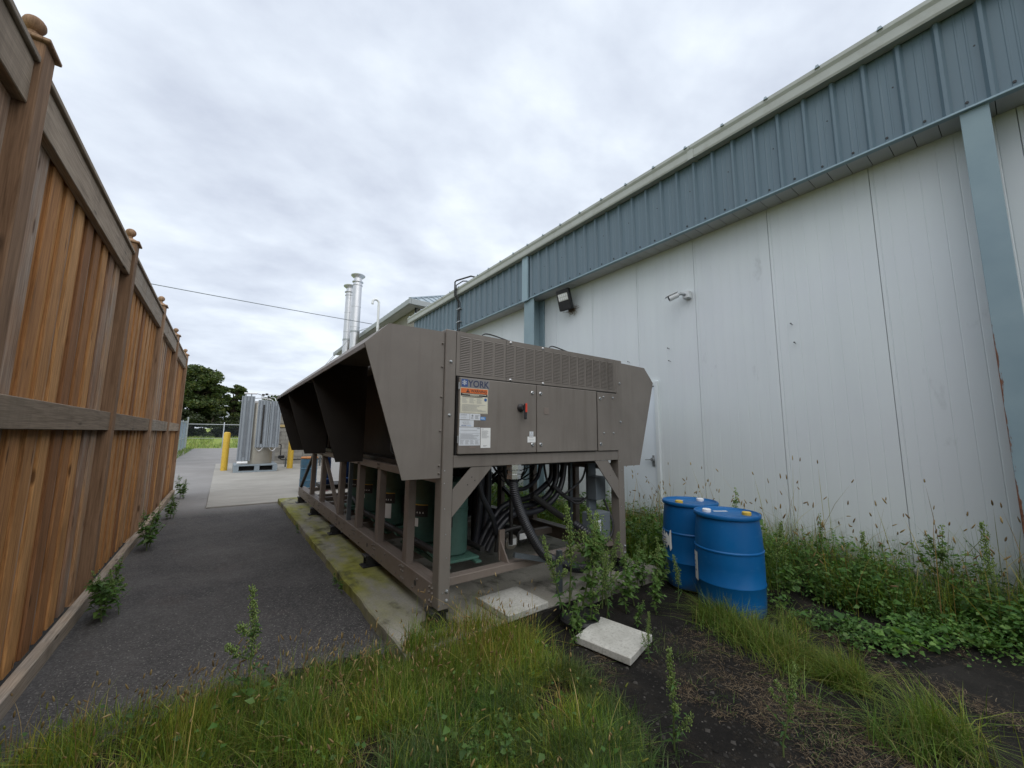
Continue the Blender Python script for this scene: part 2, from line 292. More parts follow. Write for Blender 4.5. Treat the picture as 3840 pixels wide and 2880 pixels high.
gr = t.ramp(t.noise(t.pos((1, 0.6, 1)), 0.35, 8, 0.65), [(0.3, (0.15, 0.20, 0.04)), (0.5, (0.22, 0.28, 0.06)), (0.72, (0.28, 0.30, 0.095))])
c = t.mix(fm, c, gr)
t.fin(c, 0.95, 0, 0.15, t.noise(t.pos(), 26, 8, 0.7), 0.9, 0.02)
t = NT('fabric'); v = t.pos(); c = t.ramp(t.noise(v, 2.5, 7, 0.65), [(0.3, (0.011, 0.0105, 0.010)), (0.72, (0.028, 0.025, 0.022))])
fib = t.ramp(t.noise(t.pos((0.5, 1.4, 1)), 24, 6, 0.7, 1.2), [(0.56, (0, 0, 0)), (0.72, (0.4,)*3)]); c = t.mix(fib, c, (0.11, 0.095, 0.075))
t.fin(c, 0.9, 0, 0.2, t.noise(t.pos(), 14, 8, 0.7), 0.9, 0.03)

# plants: tinted by a per-point colour attribute
def leafmat(name, rough=0.5, trans=0.35, spec=0.35):
    t = NT(name); at = t.n('ShaderNodeAttribute', attribute_name='tint')
    c = at.outputs['Color']; t.fin(c, rough, 0, spec)
    tr = t.n('ShaderNodeBsdfTranslucent'); t.l(t.mix(1.0, c, (1.15, 1.25, 0.6), 'MULTIPLY'), tr.inputs[0])
    ms = t.n('ShaderNodeMixShader', {0: trans}); t.l(t.b.outputs[0], ms.inputs[1]); t.l(tr.outputs[0], ms.inputs[2]); t.l(ms.outputs[0], t.o.inputs[0])
leafmat('leaf'); leafmat('tree_leaf', 0.55, 0.22); leafmat('grass', 0.55, 0.3); leafmat('dry', 0.8, 0.1, 0.2)
# chain link: fine diamond wires
t = NT('chain_link'); p = t.n('ShaderNodeSeparateXYZ', {0: t.n('ShaderNodeNewGeometry').outputs['Position']})
ua = t.n('ShaderNodeMath', {0: p.outputs['X'], 1: p.outputs['Z']}, operation='ADD').outputs[0]
ub = t.n('ShaderNodeMath', {0: p.outputs['X'], 1: p.outputs['Z']}, operation='SUBTRACT').outputs[0]
w = []
for u in (ua, ub):
    q = t.n('ShaderNodeMath', {0: u, 1: 14.0}, operation='MULTIPLY').outputs[0]
    q = t.n('ShaderNodeMath', {0: q}, operation='FRACT').outputs[0]
    w.append(t.n('ShaderNodeMath', {0: q, 1: 0.055}, operation='LESS_THAN').outputs[0])
al = t.n('ShaderNodeMath', {0: w[0], 1: w[1]}, operation='MAXIMUM').outputs[0]
t.fin((0.10, 0.12, 0.14), 0.5, 0.3); t.l(al, t.b.inputs['Alpha'])

# ------------------------------------------------------------------ mesh helpers
WORG = {}
class MB:
    def __init__(s): s.v = []; s.f = []; s.m = []; s.tint = []
    def add(s, vs, fs, m=0):
        o = len(s.v); s.v += [tuple(p) for p in vs]; s.f += [tuple(i+o for i in q) for q in fs]; s.m += [m]*len(fs); return s
    def box(s, x0, x1, y0, y1, z0, z1, m=0, ch=0.0):
        if ch <= 0:
            vs = [(x, y, z) for x in (x0, x1) for y in (y0, y1) for z in (z0, z1)]
            return s.add(vs, [(0, 1, 3, 2), (4, 6, 7, 5), (0, 4, 5, 1), (2, 3, 7, 6), (0, 2, 6, 4), (1, 5, 7, 3)], m)
        X, Y, Z = (x0, x1), (y0, y1), (z0, z1); vs = []; idx = {}
        for i in (0, 1):
            for j in (0, 1):
                for k in (0, 1):
                    px, py, pz = X[i], Y[j], Z[k]; a, b, c = (1-2*i)*ch, (1-2*j)*ch, (1-2*k)*ch
                    idx[i, j, k] = len(vs); vs += [(px, py+b, pz+c), (px+a, py, pz+c), (px+a, py+b, pz)]
        fs = []
        I = lambda i, j, k, d: idx[i, j, k]+d
        for i in (0, 1):
            q = [I(i, 0, 0, 0), I(i, 1, 0, 0), I(i, 1, 1, 0), I(i, 0, 1, 0)]; fs.append(q if i else q[::-1])
            q = [I(0, i, 0, 1), I(1, i, 0, 1), I(1, i, 1, 1), I(0, i, 1, 1)]; fs.append(q[::-1] if i else q)
            q = [I(0, 0, i, 2), I(1, 0, i, 2), I(1, 1, i, 2), I(0, 1, i, 2)]; fs.append(q if i else q[::-1])
        for i in (0, 1):
            for j in (0, 1):
                fs.append([I(i, j, 0, 0), I(i, j, 1, 0), I(i, j, 1, 1), I(i, j, 0, 1)])
                fs.append([I(i, 0, j, 0), I(i, 1, j, 0), I(i, 1, j, 2), I(i, 0, j, 2)])
                fs.append([I(0, i, j, 1), I(1, i, j, 1), I(1, i, j, 2), I(0, i, j, 2)])
        for i in (0, 1):
            for j in (0, 1):
                for k in (0, 1): fs.append([I(i, j, k, 0), I(i, j, k, 1), I(i, j, k, 2)])
        return s.add(vs, fs, m)
    def bar(s, p, q, w, h, m=0, up=(0, 0, 1)):
        p, q = Vector(p), Vector(q); d = (q-p).normalized(); up = Vector(up)
        if abs(d.dot(up)) > 0.98: up = Vector((0, 1, 0)) if abs(d.y) < 0.9 else Vector((1, 0, 0))
        a = d.cross(up).normalized()*w/2; b = a.cross(d).normalized()*h/2
        vs = [c+sa*a+sb*b for c in (p, q) for sa, sb in ((-1, -1), (1, -1), (1, 1), (-1, 1))]
        return s.add(vs, [(3, 2, 1, 0), (4, 5, 6, 7), (0, 1, 5, 4), (1, 2, 6, 5), (2, 3, 7, 6), (3, 0, 4, 7)], m)
    def tube(s, pts, r, n=8, m=0, cap=True):
        pts = [Vector(p) for p in pts]; rs = r if isinstance(r, (list, tuple)) else [r]*len(pts)
        vs = []; prev = None
        for i, p in enumerate(pts):
            d = (pts[min(i+1, len(pts)-1)]-pts[max(i-1, 0)]).normalized()
            if prev is None:
                u = Vector((0, 0, 1)) if abs(d.z) < 0.9 else Vector((1, 0, 0)); a = d.cross(u).normalized()
            else:
                a = (prev - d*prev.dot(d)).normalized()
            prev = a; b = d.cross(a)
            for k in range(n):
                w = 2*math.pi*k/n; vs.append(p+(a*math.cos(w)+b*math.sin(w))*rs[i])
        fs = [(i*n+k, i*n+(k+1) % n, (i+1)*n+(k+1) % n, (i+1)*n+k) for i in range(len(pts)-1) for k in range(n)]
        if cap: fs += [tuple(range(n))[::-1], tuple((len(pts)-1)*n+k for k in range(n))]
        return s.add(vs, fs, m)
    def lathe(s, prof, c=(0, 0, 0), n=24, m=0, axis='z', mats=None):
        vs = []
        for r, z in prof:
            for k in range(n):
                w = 2*math.pi*k/n; x, y = r*math.cos(w), r*math.sin(w)
                p = (x, y, z) if axis == 'z' else ((x, z, y) if axis == 'y' else (z, x, y))
                vs.append((c[0]+p[0], c[1]+p[1], c[2]+p[2]))
        o = len(s.v)
        for i in range(len(prof)-1):
            mm = mats[i] if mats else m
            fs = [(i*n+k, i*n+(k+1) % n, (i+1)*n+(k+1) % n, (i+1)*n+k) for k in range(n)]
            s.f += [tuple(j+o for j in q) for q in fs]; s.m += [mm]*len(fs)
        s.v += vs
        if prof[0][0] > 1e-5: s.f.append(tuple(o+k for k in range(n))[::-1]); s.m.append(mats[0] if mats else m)
        if prof[-1][0] > 1e-5: s.f.append(tuple(o+(len(prof)-1)*n+k for k in range(n))); s.m.append(mats[-1] if mats else m)
        return s
    def prism(s, poly, off, m=0):
        n = len(poly); off = Vector(off); a = [Vector(p) for p in poly]; b = [p+off for p in a]
        return s.add(a+b, [tuple(range(n))[::-1], tuple(range(n, 2*n))]+[(i, (i+1) % n, n+(i+1) % n, n+i) for i in range(n)], m)
    def strip(s, prof, d, m=0):
        d = Vector(d); n = len(prof); a = [Vector(p) for p in prof]
        return s.add(a+[p+d for p in a], [(i, i+1, n+i+1, n+i) for i in range(n-1)], m)
    def text(s, body, x, z, y, size, m=0, bold=0.0, stretch=1.0):
        cu = bpy.data.curves.new('tmp', 'FONT'); cu.body = body; cu.size = 1; cu.offset = bold; cu.resolution_u = 3
        ob = bpy.data.objects.new('tmp', cu); me = bpy.data.meshes.new_from_object(ob)
        vs = [(x+p.co.x*size*stretch, y, z+p.co.y*size) for p in me.vertices]; fs = [tuple(q.vertices) for q in me.polygons]
        s.add(vs, fs, m); bpy.data.objects.remove(ob); bpy.data.curves.remove(cu); bpy.data.meshes.remove(me); return s
    def quadxz(s, x0, x1, z0, z1, y, m=0): return s.add([(x0, y, z0), (x1, y, z0), (x1, y, z1), (x0, y, z1)], [(0, 1, 2, 3)], m)
    def build(s, name, mats, parent=None, org=None, smooth=None, kind=None, fixn=True):
        if org is None:
            a = np.array(s.v); org = tuple((a.min(0)+a.max(0))/2)
        me = bpy.data.meshes.new(name)
        a = np.array(s.v, float)-np.array(org)
        me.from_pydata(a.tolist(), [], s.f)
        for x in ([mats] if isinstance(mats, str) else mats): me.materials.append(MATS[x])
        me.polygons.foreach_set('material_index', s.m)
        if fixn:
            import bmesh
            bm = bmesh.new(); bm.from_mesh(me); bmesh.ops.recalc_face_normals(bm, faces=bm.faces); bm.to_mesh(me); bm.free()
        if smooth is not None:
            me.polygons.foreach_set('use_smooth', [True]*len(me.polygons)); me.set_sharp_from_angle(angle=R(smooth))
        me.update()
        return put(name, me, parent, org, kind)
def put(name, me, parent=None, org=(0, 0, 0), kind=None):
    ob = bpy.data.objects.new(name, me); COL.objects.link(ob)
    if parent is not None:
        ob.parent = parent; po = WORG[parent]; ob.location = tuple(org[i]-po[i] for i in range(3))
    else: ob.location = org
    WORG[ob] = tuple(org)
    if kind: ob['kind'] = kind
    return ob
def thing(name, label, cat, loc=(0, 0, 0), group=None):
    o = bpy.data.objects.new(name, None); COL.objects.link(o); o.location = loc; o.empty_display_size = 0.1; WORG[o] = tuple(loc)
    return tag(o, label, cat, group)
def tag(o, label, cat, group=None, kind=None):
    o['label'] = label
    if cat: o['category'] = cat
    if group: o['group'] = group
    if kind: o['kind'] = kind
    return o
def fast_mesh(name, V, Fc, tint, mat):
    me = bpy.data.meshes.new(name); V = np.asarray(V, np.float32); 
    if isinstance(Fc, np.ndarray):
        n, k = Fc.shape
        me.vertices.add(len(V)); me.vertices.foreach_set('co', V.ravel())
        me.loops.add(n*k); me.loops.foreach_set('vertex_index', Fc.ravel().astype(np.int32))
        me.polygons.add(n); me.polygons.foreach_set('loop_start', np.arange(0, n*k, k, dtype=np.int32))
        me.update(calc_edges=True)
    else: me.from_pydata(V.tolist(), [], Fc)
    at = me.attributes.new('tint', 'FLOAT_COLOR', 'POINT'); c = np.ones((len(V), 4), np.float32); c[:, :3] = tint; at.data.foreach_set('color', c.ravel())
    me.materials.append(MATS[mat]); return me
def smoothstep(a, b, x): t = np.clip((x-a)/(b-a), 0, 1); return t*t*(3-2*t)
def bez(pts, n=6):
    P = [Vector(p) for p in pts]; out = []
    for i in range(len(P)-1):
        p0, p1, p2, p3 = P[max(i-1, 0)], P[i], P[i+1], P[min(i+2, len(P)-1)]
        for k in range(n):
            t = k/n; out.append(0.5*((2*p1)+(p2-p0)*t+(2*p0-5*p1+4*p2-p3)*t*t+(3*p1-p0-3*p2+p3)*t**3))
    out.append(P[-1]); return out

# ------------------------------------------------------------------ ground, lane, slabs
def gh(x, y):
    x = np.asarray(x, float); y = np.asarray(y, float)
    z = 0.10*smoothstep(4.4, 5.8, x)*(1-smoothstep(14, 18, y))
    b = 0.012*np.sin(3.1*x+1.3*y)+0.010*np.sin(5.3*y-2.2*x+1)+0.007*np.sin(9.7*x+4)*np.sin(8.3*y)
    near = (1-smoothstep(6, 9, np.abs(y)))*smoothstep(1.2, 2.0, x)*(1-smoothstep(6, 7, x))
    hill = 0.75*smoothstep(48, 78, y)+2.0*smoothstep(80, 190, y)
    return z + b*near - 0.03 + 0.012*near + hill
xs = np.concatenate([[-900, -500, -250, -120, -60, -30, -15, -8, -5], np.arange(-3, 8.01, 0.1), [10, 14, 20, 30, 45, 70, 130, 260, 500, 900]])
ys = np.concatenate([[-900, -400, -150, -60, -20, -8], np.arange(-3, 12.01, 0.1), [14, 17, 20, 25, 30, 36, 42, 47, 52, 58, 64, 70, 78, 86, 95, 110, 130, 160, 200, 300, 500, 900]])
GX, GY = np.meshgrid(xs, ys); GZ = gh(GX, GY); nx, ny = len(xs), len(ys)
i = np.arange(ny-1)[:, None]*nx+np.arange(nx-1)[None, :]; q = np.stack([i, i+1, i+nx+1, i+nx], -1).reshape(-1, 4)
me = bpy.data.meshes.new('ground'); me.from_pydata(np.stack([GX, GY, GZ], -1).reshape(-1, 3).tolist(), [], q.tolist())
me.polygons.foreach_set('use_smooth', [True]*len(me.polygons)); me.materials.append(MATS['soil'])
tag(put('ground', me), 'dark bare soil with straw, turning to grass field in the distance', None, kind='structure')

# asphalt lane, ragged near edge
front = []
for k in range(60):
    x = -0.92+2.17*k/59; y = 3.10+0.10*math.sin(2.1*x+0.4)-0.12*smoothstep(0.3, 1.2, x)+random.uniform(-0.035, 0.035); front.append((x, y))
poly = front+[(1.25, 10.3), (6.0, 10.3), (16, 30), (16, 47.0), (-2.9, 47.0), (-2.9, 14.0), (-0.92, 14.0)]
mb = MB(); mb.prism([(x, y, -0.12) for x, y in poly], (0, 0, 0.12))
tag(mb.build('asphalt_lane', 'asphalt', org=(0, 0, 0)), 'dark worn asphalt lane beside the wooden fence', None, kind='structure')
# loose gravel on the lane near the grass
V = []; Fq = []; TT = []
for k in range(4200):
    x = random.uniform(-0.8, 1.1); y = 3.15+abs(random.gauss(0, 0.75)); 
    if y > 5.2: continue
    r = random.uniform(0.002, 0.0065); o = len(V)
    for dx_, dy_, dz_ in ((1, 0, 0.1), (0, 1, 0.1), (-1, 0, 0.1), (0, -1, 0.1), (0, 0, 0.9)):
        V.append((x+dx_*r*random.uniform(.7, 1.2), y+dy_*r*random.uniform(.7, 1.2), 0.001+dz_*r))
    Fq += [(o, o+1, o+4), (o+1, o+2, o+4), (o+2, o+3, o+4), (o+3, o, o+4)]; c = random.uniform(0.09, 0.24); TT += [(c, c*.97, c*.93)]*5
me = fast_mesh('gravel', V, np.array(Fq), np.array(TT), 'dry'); tag(put('gravel', me), 'pale loose gravel chips scattered on the asphalt by the grass', 'gravel', kind='stuff')

def rough_slab(name, x0, x1, y0, y1, z0, z1, mat, step=0.12, jit=0.008, label=''):
    pts = []
    def edge(a, b):
        n = max(2, int(math.dist(a, b)/step))
        for k in range(n): pts.append((a[0]+(b[0]-a[0])*k/n+random.uniform(-jit, jit), a[1]+(b[1]-a[1])*k/n+random.uniform(-jit, jit)))
    edge((x0, y0), (x1, y0)); edge((x1, y0), (x1, y1)); edge((x1, y1), (x0, y1)); edge((x0, y1), (x0, y0))
    cx, cy = (x0+x1)/2, (y0+y1)/2; ch = 0.012
    inn = [(x+(ch if x < cx else -ch), y+(ch if y < cy else -ch)) for x, y in pts]; n = len(pts); mb = MB()
    vs = [(x, y, z0) for x, y in pts]+[(x, y, z1-ch) for x, y in pts]+[(x, y, z1) for x, y in inn]
    mb.add(vs, [(i, (i+1) % n, n+(i+1) % n, n+i) for i in range(n)]+[(n+i, n+(i+1) % n, 2*n+(i+1) % n, 2*n+i) for i in range(n)]+[tuple(range(2*n, 3*n))])
    o = mb.build(name, mat, org=(cx, cy, z0)); tag(o, label, None, kind='structure'); return o
rough_slab('concrete_slab', 1.13, 4.15, 2.72, 10.44, -0.2, 0.10, 'slab_concrete', label='mossy concrete slab carrying the brown chiller')
rough_slab('concrete_pad', -0.16, 7.5, 10.47, 24.0, -0.2, 0.035, 'pad_concrete', 0.6, 0.004, label='pale broomed concrete pad beyond the chiller')
# landscape fabric, lower right
n = 40; mb = MB(); vs = []
for i in range(n):
    for j in range(n):
        u, v_ = i/(n-1), j/(n-1); x = 3.05+1.75*u+0.35*(v_-0.5); y = -2.2+2.95*v_-0.28*u+0.05*math.sin(7*u)
        vs.append((x, y, float(gh(x, y))+0.012+0.008*math.sin(11*u+3*v_)+0.006*math.sin(17*v_+5*u)))
mb.add(vs, [(i*n+j, (i+1)*n+j, (i+1)*n+j+1, i*n+j+1) for i in range(n-1) for j in range(n-1)])
tag(mb.build('landscape_fabric', 'fabric', org=(4, 0, 0), smooth=60), 'black landscape fabric sheet on the ground at lower right', None, kind='structure')

# ------------------------------------------------------------------ wooden fence
fence = thing('wooden_fence', 'tall cedar board fence with ball-topped posts beside the asphalt lane', 'fence', (-0.98, 5.6, 0))
PY = [-7.5, -4.9, -2.3, 0.30, 2.93, 5.60, 8.20, 10.62, 13.2]
bm_ = MB().box(-0.0105, 0.0105, -0.078, 0.078, 0.05, 3.36, 0, 0.004); proto = None
def share(me, name, parent, loc): return put(name, me, parent, loc)
# one board mesh, shared
def mk(mb, name, mat, smooth=None):
    o = mb.build(name, mat, None, (0, 0, 0), smooth); me = o.data; bpy.data.objects.remove(o); return me
board_me = mk(bm_, 'fence_board', 'board_wood')
post_me = mk(MB().box(-0.07, 0.07, -0.07, 0.07, -0.1, 3.58, 0, 0.006), 'post', 'post_wood')
cap = MB(); cap.box(-0.09, 0.09, -0.09, 0.09, 3.58, 3.60, 0, 0.004)
cap.add([(-0.075, -0.075, 3.60), (0.075, -0.075, 3.60), (0.075, 0.075, 3.60), (-0.075, 0.075, 3.60), (0, 0, 3.655)], [(0, 1, 4), (1, 2, 4), (2, 3, 4), (3, 0, 4)])
cap_me = mk(cap, 'post_cap', 'post_wood')
ball = MB().lathe([(0.02, 3.63), (0.022, 3.66)]+[(0.044*math.sin(math.pi*(0.12+0.88*k/10)), 3.704-0.044*math.cos(math.pi*(0.12+0.88*k/10))) for k in range(10)]+[(0.0, 3.748)], n=16)
ball_me = mk(ball, 'ball_finial', 'post_wood', 60)
XP = -0.97
for y in PY:
    p = share(post_me, 'post', fence, (XP, y, 0)); share(cap_me, 'post_cap', p, (XP, y, 0)); share(ball_me, 'ball_finial', p, (XP, y, 0))
for a, b in zip(PY[:-1], PY[1:]):
    y0, y1 = a+0.072, b-0.072
    MB().box(-0.975, -0.925, y0, y1, 3.22, 3.455, 0, 0.004).build('top_rail', 'rail_wood', fence)
    MB().box(-1.02, -0.905, y0, y1, 3.457, 3.49, 0, 0.004).build('cap_rail', 'rail_wood', fence)
    MB().box(-0.975, -0.92, y0, y1, 1.60, 1.78, 0, 0.005).build('middle_rail', 'rail_wood', fence)
    mb = MB(); n = 8
    for k in range(n):
        ya, yb = y0+(y1-y0)*k/n, y0+(y1-y0)*(k+1)/n
    mb.box(-0.925, -0.855, a, b-0.004, -0.06, 0.115+random.uniform(-0.01, 0.01), 0, 0.006).build('kick_board', 'rail_wood', fence)
    n = round((y1-y0)/0.128); w = (y1-y0)/n
    for k in range(n):
        o = share(board_me, 'fence_board', fence, (-0.987-(0.018 if k % 2 else 0)+random.uniform(-0.001, 0.001), y0+w*(k+0.5)+random.uniform(-0.004, 0.004), 0))
        o.rotation_euler = (random.uniform(-0.001, 0.001), 0, random.uniform(-0.008, 0.008))

# ------------------------------------------------------------------ metal building on the right
XW = 5.80; YB0, YB1 = -13.0, 13.95
bld = thing('metal_building', 'long white panelled metal building with blue-grey ribbed fascia', 'building', (XW, 5, 0))
# insulated panels: fine grooves, a deep seam
def panel(w, z0, z1):
    pr = [(0.012, 0.001, 0), (0, 0.004, 0)]; n = 8
    for k in range(1, n):
        y = w*k/n; pr += [(0, y-0.006, 0), (0.0028, y, 0), (0, y+0.006, 0)]
    pr += [(0, w-0.045, 0), (0.004, w-0.042, 0), (0.004, w-0.036, 0), (0, w-0.033, 0), (0, w-0.004, 0), (0.012, w-0.001, 0)]
    return mk(MB().strip([(x, y, z0) for x, y, _ in pr], (0, 0, z1-z0)), 'wall_panel', 'wall_white')
WPN = 1.062; pm = panel(WPN, 0.27, 4.72)
for k in range(-14, 13):
    y = 0.91+WPN*k
    if y < YB0 or y+WPN > YB1+0.6: continue
    share(pm, 'wall_panel', bld, (XW, y, 0))
MB().box(XW+0.014, XW+0.2, YB0, YB1, 0.2, 4.9).build('wall_core', 'seal_grey', bld)
MB().box(XW-0.06, XW+0.3, YB0, YB1, -0.3, 0.27, 0, 0.01).build('foundation', 'pad_concrete', bld)
MB().box(XW-0.03, XW+0.02, YB0, YB1-0.1, 0.262, 0.285).build('base_trim', 'soffit_white', bld)
MB().box(XW+0.2, 16, YB1-0.35, YB1-0.1, -0.1, 5.9).build('end_wall', 'wall_white', bld)
MB().box(XW+0.2, 16, YB0, YB0+0.2, -0.1, 5.9).build('end_wall', 'wall_white', bld)
MB().box(15.8, 16, YB0+0.2, YB1-0.35, -0.1, 5.9).build('back_wall', 'wall_white', bld)
# soffit boards
XS = 5.46
sm = mk(MB().box(XS, XW+0.03, 0.003, 0.177, 4.712, 4.722, 0, 0.002), 'soffit_board', 'soffit_white')
k = 0
while YB0+0.18*k < YB1-0.2: share(sm, 'soffit_board', bld, (0, YB0+0.18*k, 0)); k += 1
MB().box(XS+0.02, XW+0.03, YB0, YB1-0.15, 4.728, 4.75).build('soffit_backing', 'seal_dark', bld)
# fascia sheets: trapezoid ribs every 0.28 m, small swages between
pr = []
for k in range(4):
    y = 0.28*k
    pr += [(0, y), (0, y+0.005), (-0.042, y+0.028), (-0.042, y+0.055), (0, y+0.08), (0, y+0.135), (-0.004, y+0.14), (-0.004, y+0.15), (0, y+0.155), (0, y+0.195), (-0.004, y+0.20), (-0.004, y+0.21), (0, y+0.215)]
pr += [(0, 1.12)]
fm_ = mk(MB().strip([(x, y, 4.70) for x, y in pr], (0, 0, 1.10)), 'fascia_sheet', 'fascia_blue')
k = 0
while YB0+1.12*k < YB1-0.3:
    share(fm_, 'fascia_sheet', bld, (XS, YB0-0.24+1.12*k, 0)); k += 1
MB().box(XS+0.003, XS+0.12, YB0, YB1-0.3, 4.76, 5.9).build('fascia_backing', 'seal_dark', bld)
MB().box(XS-0.045, XS+0.02, YB0, YB1-0.25, 4.688, 4.71, 0, 0.003).build('drip_trim', 'trim_blue', bld)
sc_ = MB(); y = YB0+0.1; k = 0
while y < YB1-0.4:
    sc_.lathe([(0.013, -0.008), (0.013, 0)], (XS-0.003, y, 4.775), 6, axis='x')
    if k % 4 == 0: sc_.lathe([(0.008, -0.006), (0.008, 0)], (XS-0.044, y+0.045, 5.28), 6, axis='x')
    y += 0.14; k += 1
sc_.build('fascia_screws', 'ink_black', bld, kind='stuff')
# gutter in two lengths
gp = [(XS-0.02, 5.735), (5.335, 5.735), (5.325, 5.76), (5.325, 5.86), (5.305, 5.90), (5.305, 5.945), (5.325, 5.95), (5.325, 5.905), (5.345, 5.87), (5.345, 5.755), (XS-0.02, 5.755)]
for a, b in ((YB0, -5.008), (-5.0, 2.742), (2.75, YB1)):
    MB().prism([(x, a, z) for x, z in gp], (0, b-a, 0)).build('gutter', 'gutter_cream', bld)
MB().box(5.318, XS, 2.70, 2.79, 5.728, 5.95).build('gutter_joint', 'gutter_cream', bld)
MB().prism([(x, YB1+0.001, z) for x, z in gp[:6]]+[] if False else [(5.31, YB1+0.002, 5.735), (XS-0.02, YB1+0.002, 5.735), (XS-0.02, YB1+0.002, 5.94), (5.31, YB1+0.002, 5.94)], (0, 0.01, 0)).build('gutter_end', 'gutter_cream', bld)
MB().add([(5.33, YB0, 5.93), (5.33, YB1, 5.93), (16, YB1, 7.4), (16, YB0, 7.4), (5.33, YB0, 5.90), (5.33, YB1, 5.90), (16, YB1, 7.36), (16, YB0, 7.36)], [(0, 1, 2, 3), (7, 6, 5, 4), (0, 4, 5, 1), (1, 5, 6, 2), (2, 6, 7, 3), (3, 7, 4, 0)]).build('roof', 'roof_metal', bld)
rr = MB(); rr.prism([(5.285, -0.025, 5.925), (5.285, 0.025, 5.925), (5.285, 0.012, 5.957), (5.285, -0.012, 5.957)], (10.7, 0, 1.475))
rrm = mk(rr, 'roof_rib', 'roof_metal'); y = -12.54
while y < YB1: share(rrm, 'roof_rib', bld, (0, y, 0)); y += 0.548
# columns (steel I sections)
def column(y0, y1, z0, mat, trim=False):
    mb = MB(); mb.box(XS-0.005, XS+0.02, y0, y1, z0, 4.70, 0, 0.003); mb.box(XS+0.02, XW-0.0, (y0+y1)/2-0.012, (y0+y1)/2+0.012, z0, 4.70); mb.box(XW-0.04, XW-0.004, y0, y1, z0, 4.70)
    c = mb.build('column', mat, bld)
    MB().box(XS-0.06, XW-0.004, y0-0.06, y1+0.06, z0-0.02, z0+0.012).build('base_plate', mat, c)
    if trim: MB().box(XS-0.075, XS-0.036, y0+0.14, y1, 4.66, 5.735, 0, 0.003).build('fascia_trim', 'trim_blue', bld)
    return c
column(6.60, 6.95, 0.1, 'column_blue', True)
tag(column(-0.005, 0.176, 0.1, 'column_blue'), 'rust-streaked pale blue steel column', None)
# door
MB().box(XW-0.012, XW+0.02, 3.797, 4.763, 0.286, 2.423).build('door_gasket', 'seal_dark', bld)
door = MB().box(XW-0.026, XW-0.013, 3.806, 4.754, 0.30, 2.412, 0, 0.003).build('door', 'door_white', bld)
mb = MB(); mb.box(XW-0.045, XW+0.02, 3.735, 3.797, 0.285, 2.50, 0, 0.004); mb.box(XW-0.045, XW+0.02, 4.763, 4.825, 0.285, 2.50, 0, 0.004); mb.box(XW-0.045, XW+0.02, 3.797, 4.763, 2.423, 2.50, 0, 0.004)
mb.build('door_frame', 'wall_white', bld)
mb = MB(); mb.box(XW-0.036, XW-0.0262, 3.835, 3.885, 1.09, 1.27, 0, 0.003); mb.lathe([(0.028, -0.05), (0.028, 0)], (XW-0.034, 3.86, 1.2), 14, axis='x'); mb.tube([(XW-0.075, 3.86, 1.2), (XW-0.085, 3.9, 1.2), (XW-0.085, 3.98, 1.195)], 0.010, 8)
mb.build('handle', 'galv', door, smooth=40)
# pins left in the panels
for (y, z) in ((3.51, 3.01), (3.50, 2.80), (1.78, 3.03), (1.76, 2.78), (4.3, 2.9)):
    h = MB().tube([(XW, y, z), (XW-0.05, y, z+0.006)], 0.004, 6); h.lathe([(0.009, -0.008), (0.009, 0)], (XW-0.05, y, z+0.006), 8, axis='x')
    h.build('wall_pin', 'dark_steel', bld)

# floodlight under the soffit
fl = thing('floodlight', 'black square floodlight on the white wall under the soffit', 'floodlight', (5.72, 5.75, 4.35))
Mx = Matrix.Rotation(R(-16), 4, 'Y') @ Matrix.Rotation(R(18), 4, 'Z')
def xf(mb, M, o): mb.v = [tuple(M @ Vector(p)+Vector(o)) for p in mb.v]; return mb
o = (5.58, 5.72, 4.42)
hs = xf(MB().box(-0.055, 0.055, -0.15, 0.15, -0.22, 0.22, 0, 0.015), Mx, o).build('housing', 'black_rubber', fl, smooth=40)
xf(MB().box(-0.062, -0.056, -0.11, 0.11, -0.02, 0.13, 0, 0.002), Mx, o).build('lens', 'lamp_lens', hs)
mb = MB()
for k in range(5): xf(MB(), Mx, o)
for k in range(5):
    q = xf(MB().box(-0.066, -0.0625, -0.105+k*0.044, -0.105+k*0.044+0.03, 0.0, 0.05), Mx, o); mb.add(q.v, q.f)
    q = xf(MB().box(-0.066, -0.0625, -0.105+k*0.044, -0.105+k*0.044+0.03, 0.065, 0.115), Mx, o); mb.add(q.v, q.f)
mb.build('reflector', 'white_print', hs)
mb = MB(); mb.bar((5.62, 5.74, 4.30), (5.80, 5.74, 4.28), 0.05, 0.06); mb.lathe([(0.07, -0.03), (0.07, 0)], (5.8, 5.74, 4.27), 16, axis='x'); mb.build('bracket', 'black_rubber', fl)
# old nest on the floodlight bracket
V = []; mb = MB()
for k in range(130):
    p = Vector((5.74+random.gauss(0, 0.03), 5.66+random.gauss(0, 0.06), 4.22+random.gauss(0, 0.035))); d = Vector((random.gauss(0, 0.5), random.gauss(0, 1), random.gauss(-0.3, 0.8))).normalized()*random.uniform(0.04, 0.12)
    if p.x+d.x > 5.79: d.x = -abs(d.x)
    mb.tube([p, p+d*0.5+Vector((0, 0, 0.008)), p+d], 0.0022, 3)
nm = NT('nest_straw'); nm.fin((0.13, 0.095, 0.06), 0.9, 0, 0.1)
tag(mb.build('bird_nest', 'nest_straw', fixn=False), 'untidy straw bird nest behind the black floodlight', 'nest')
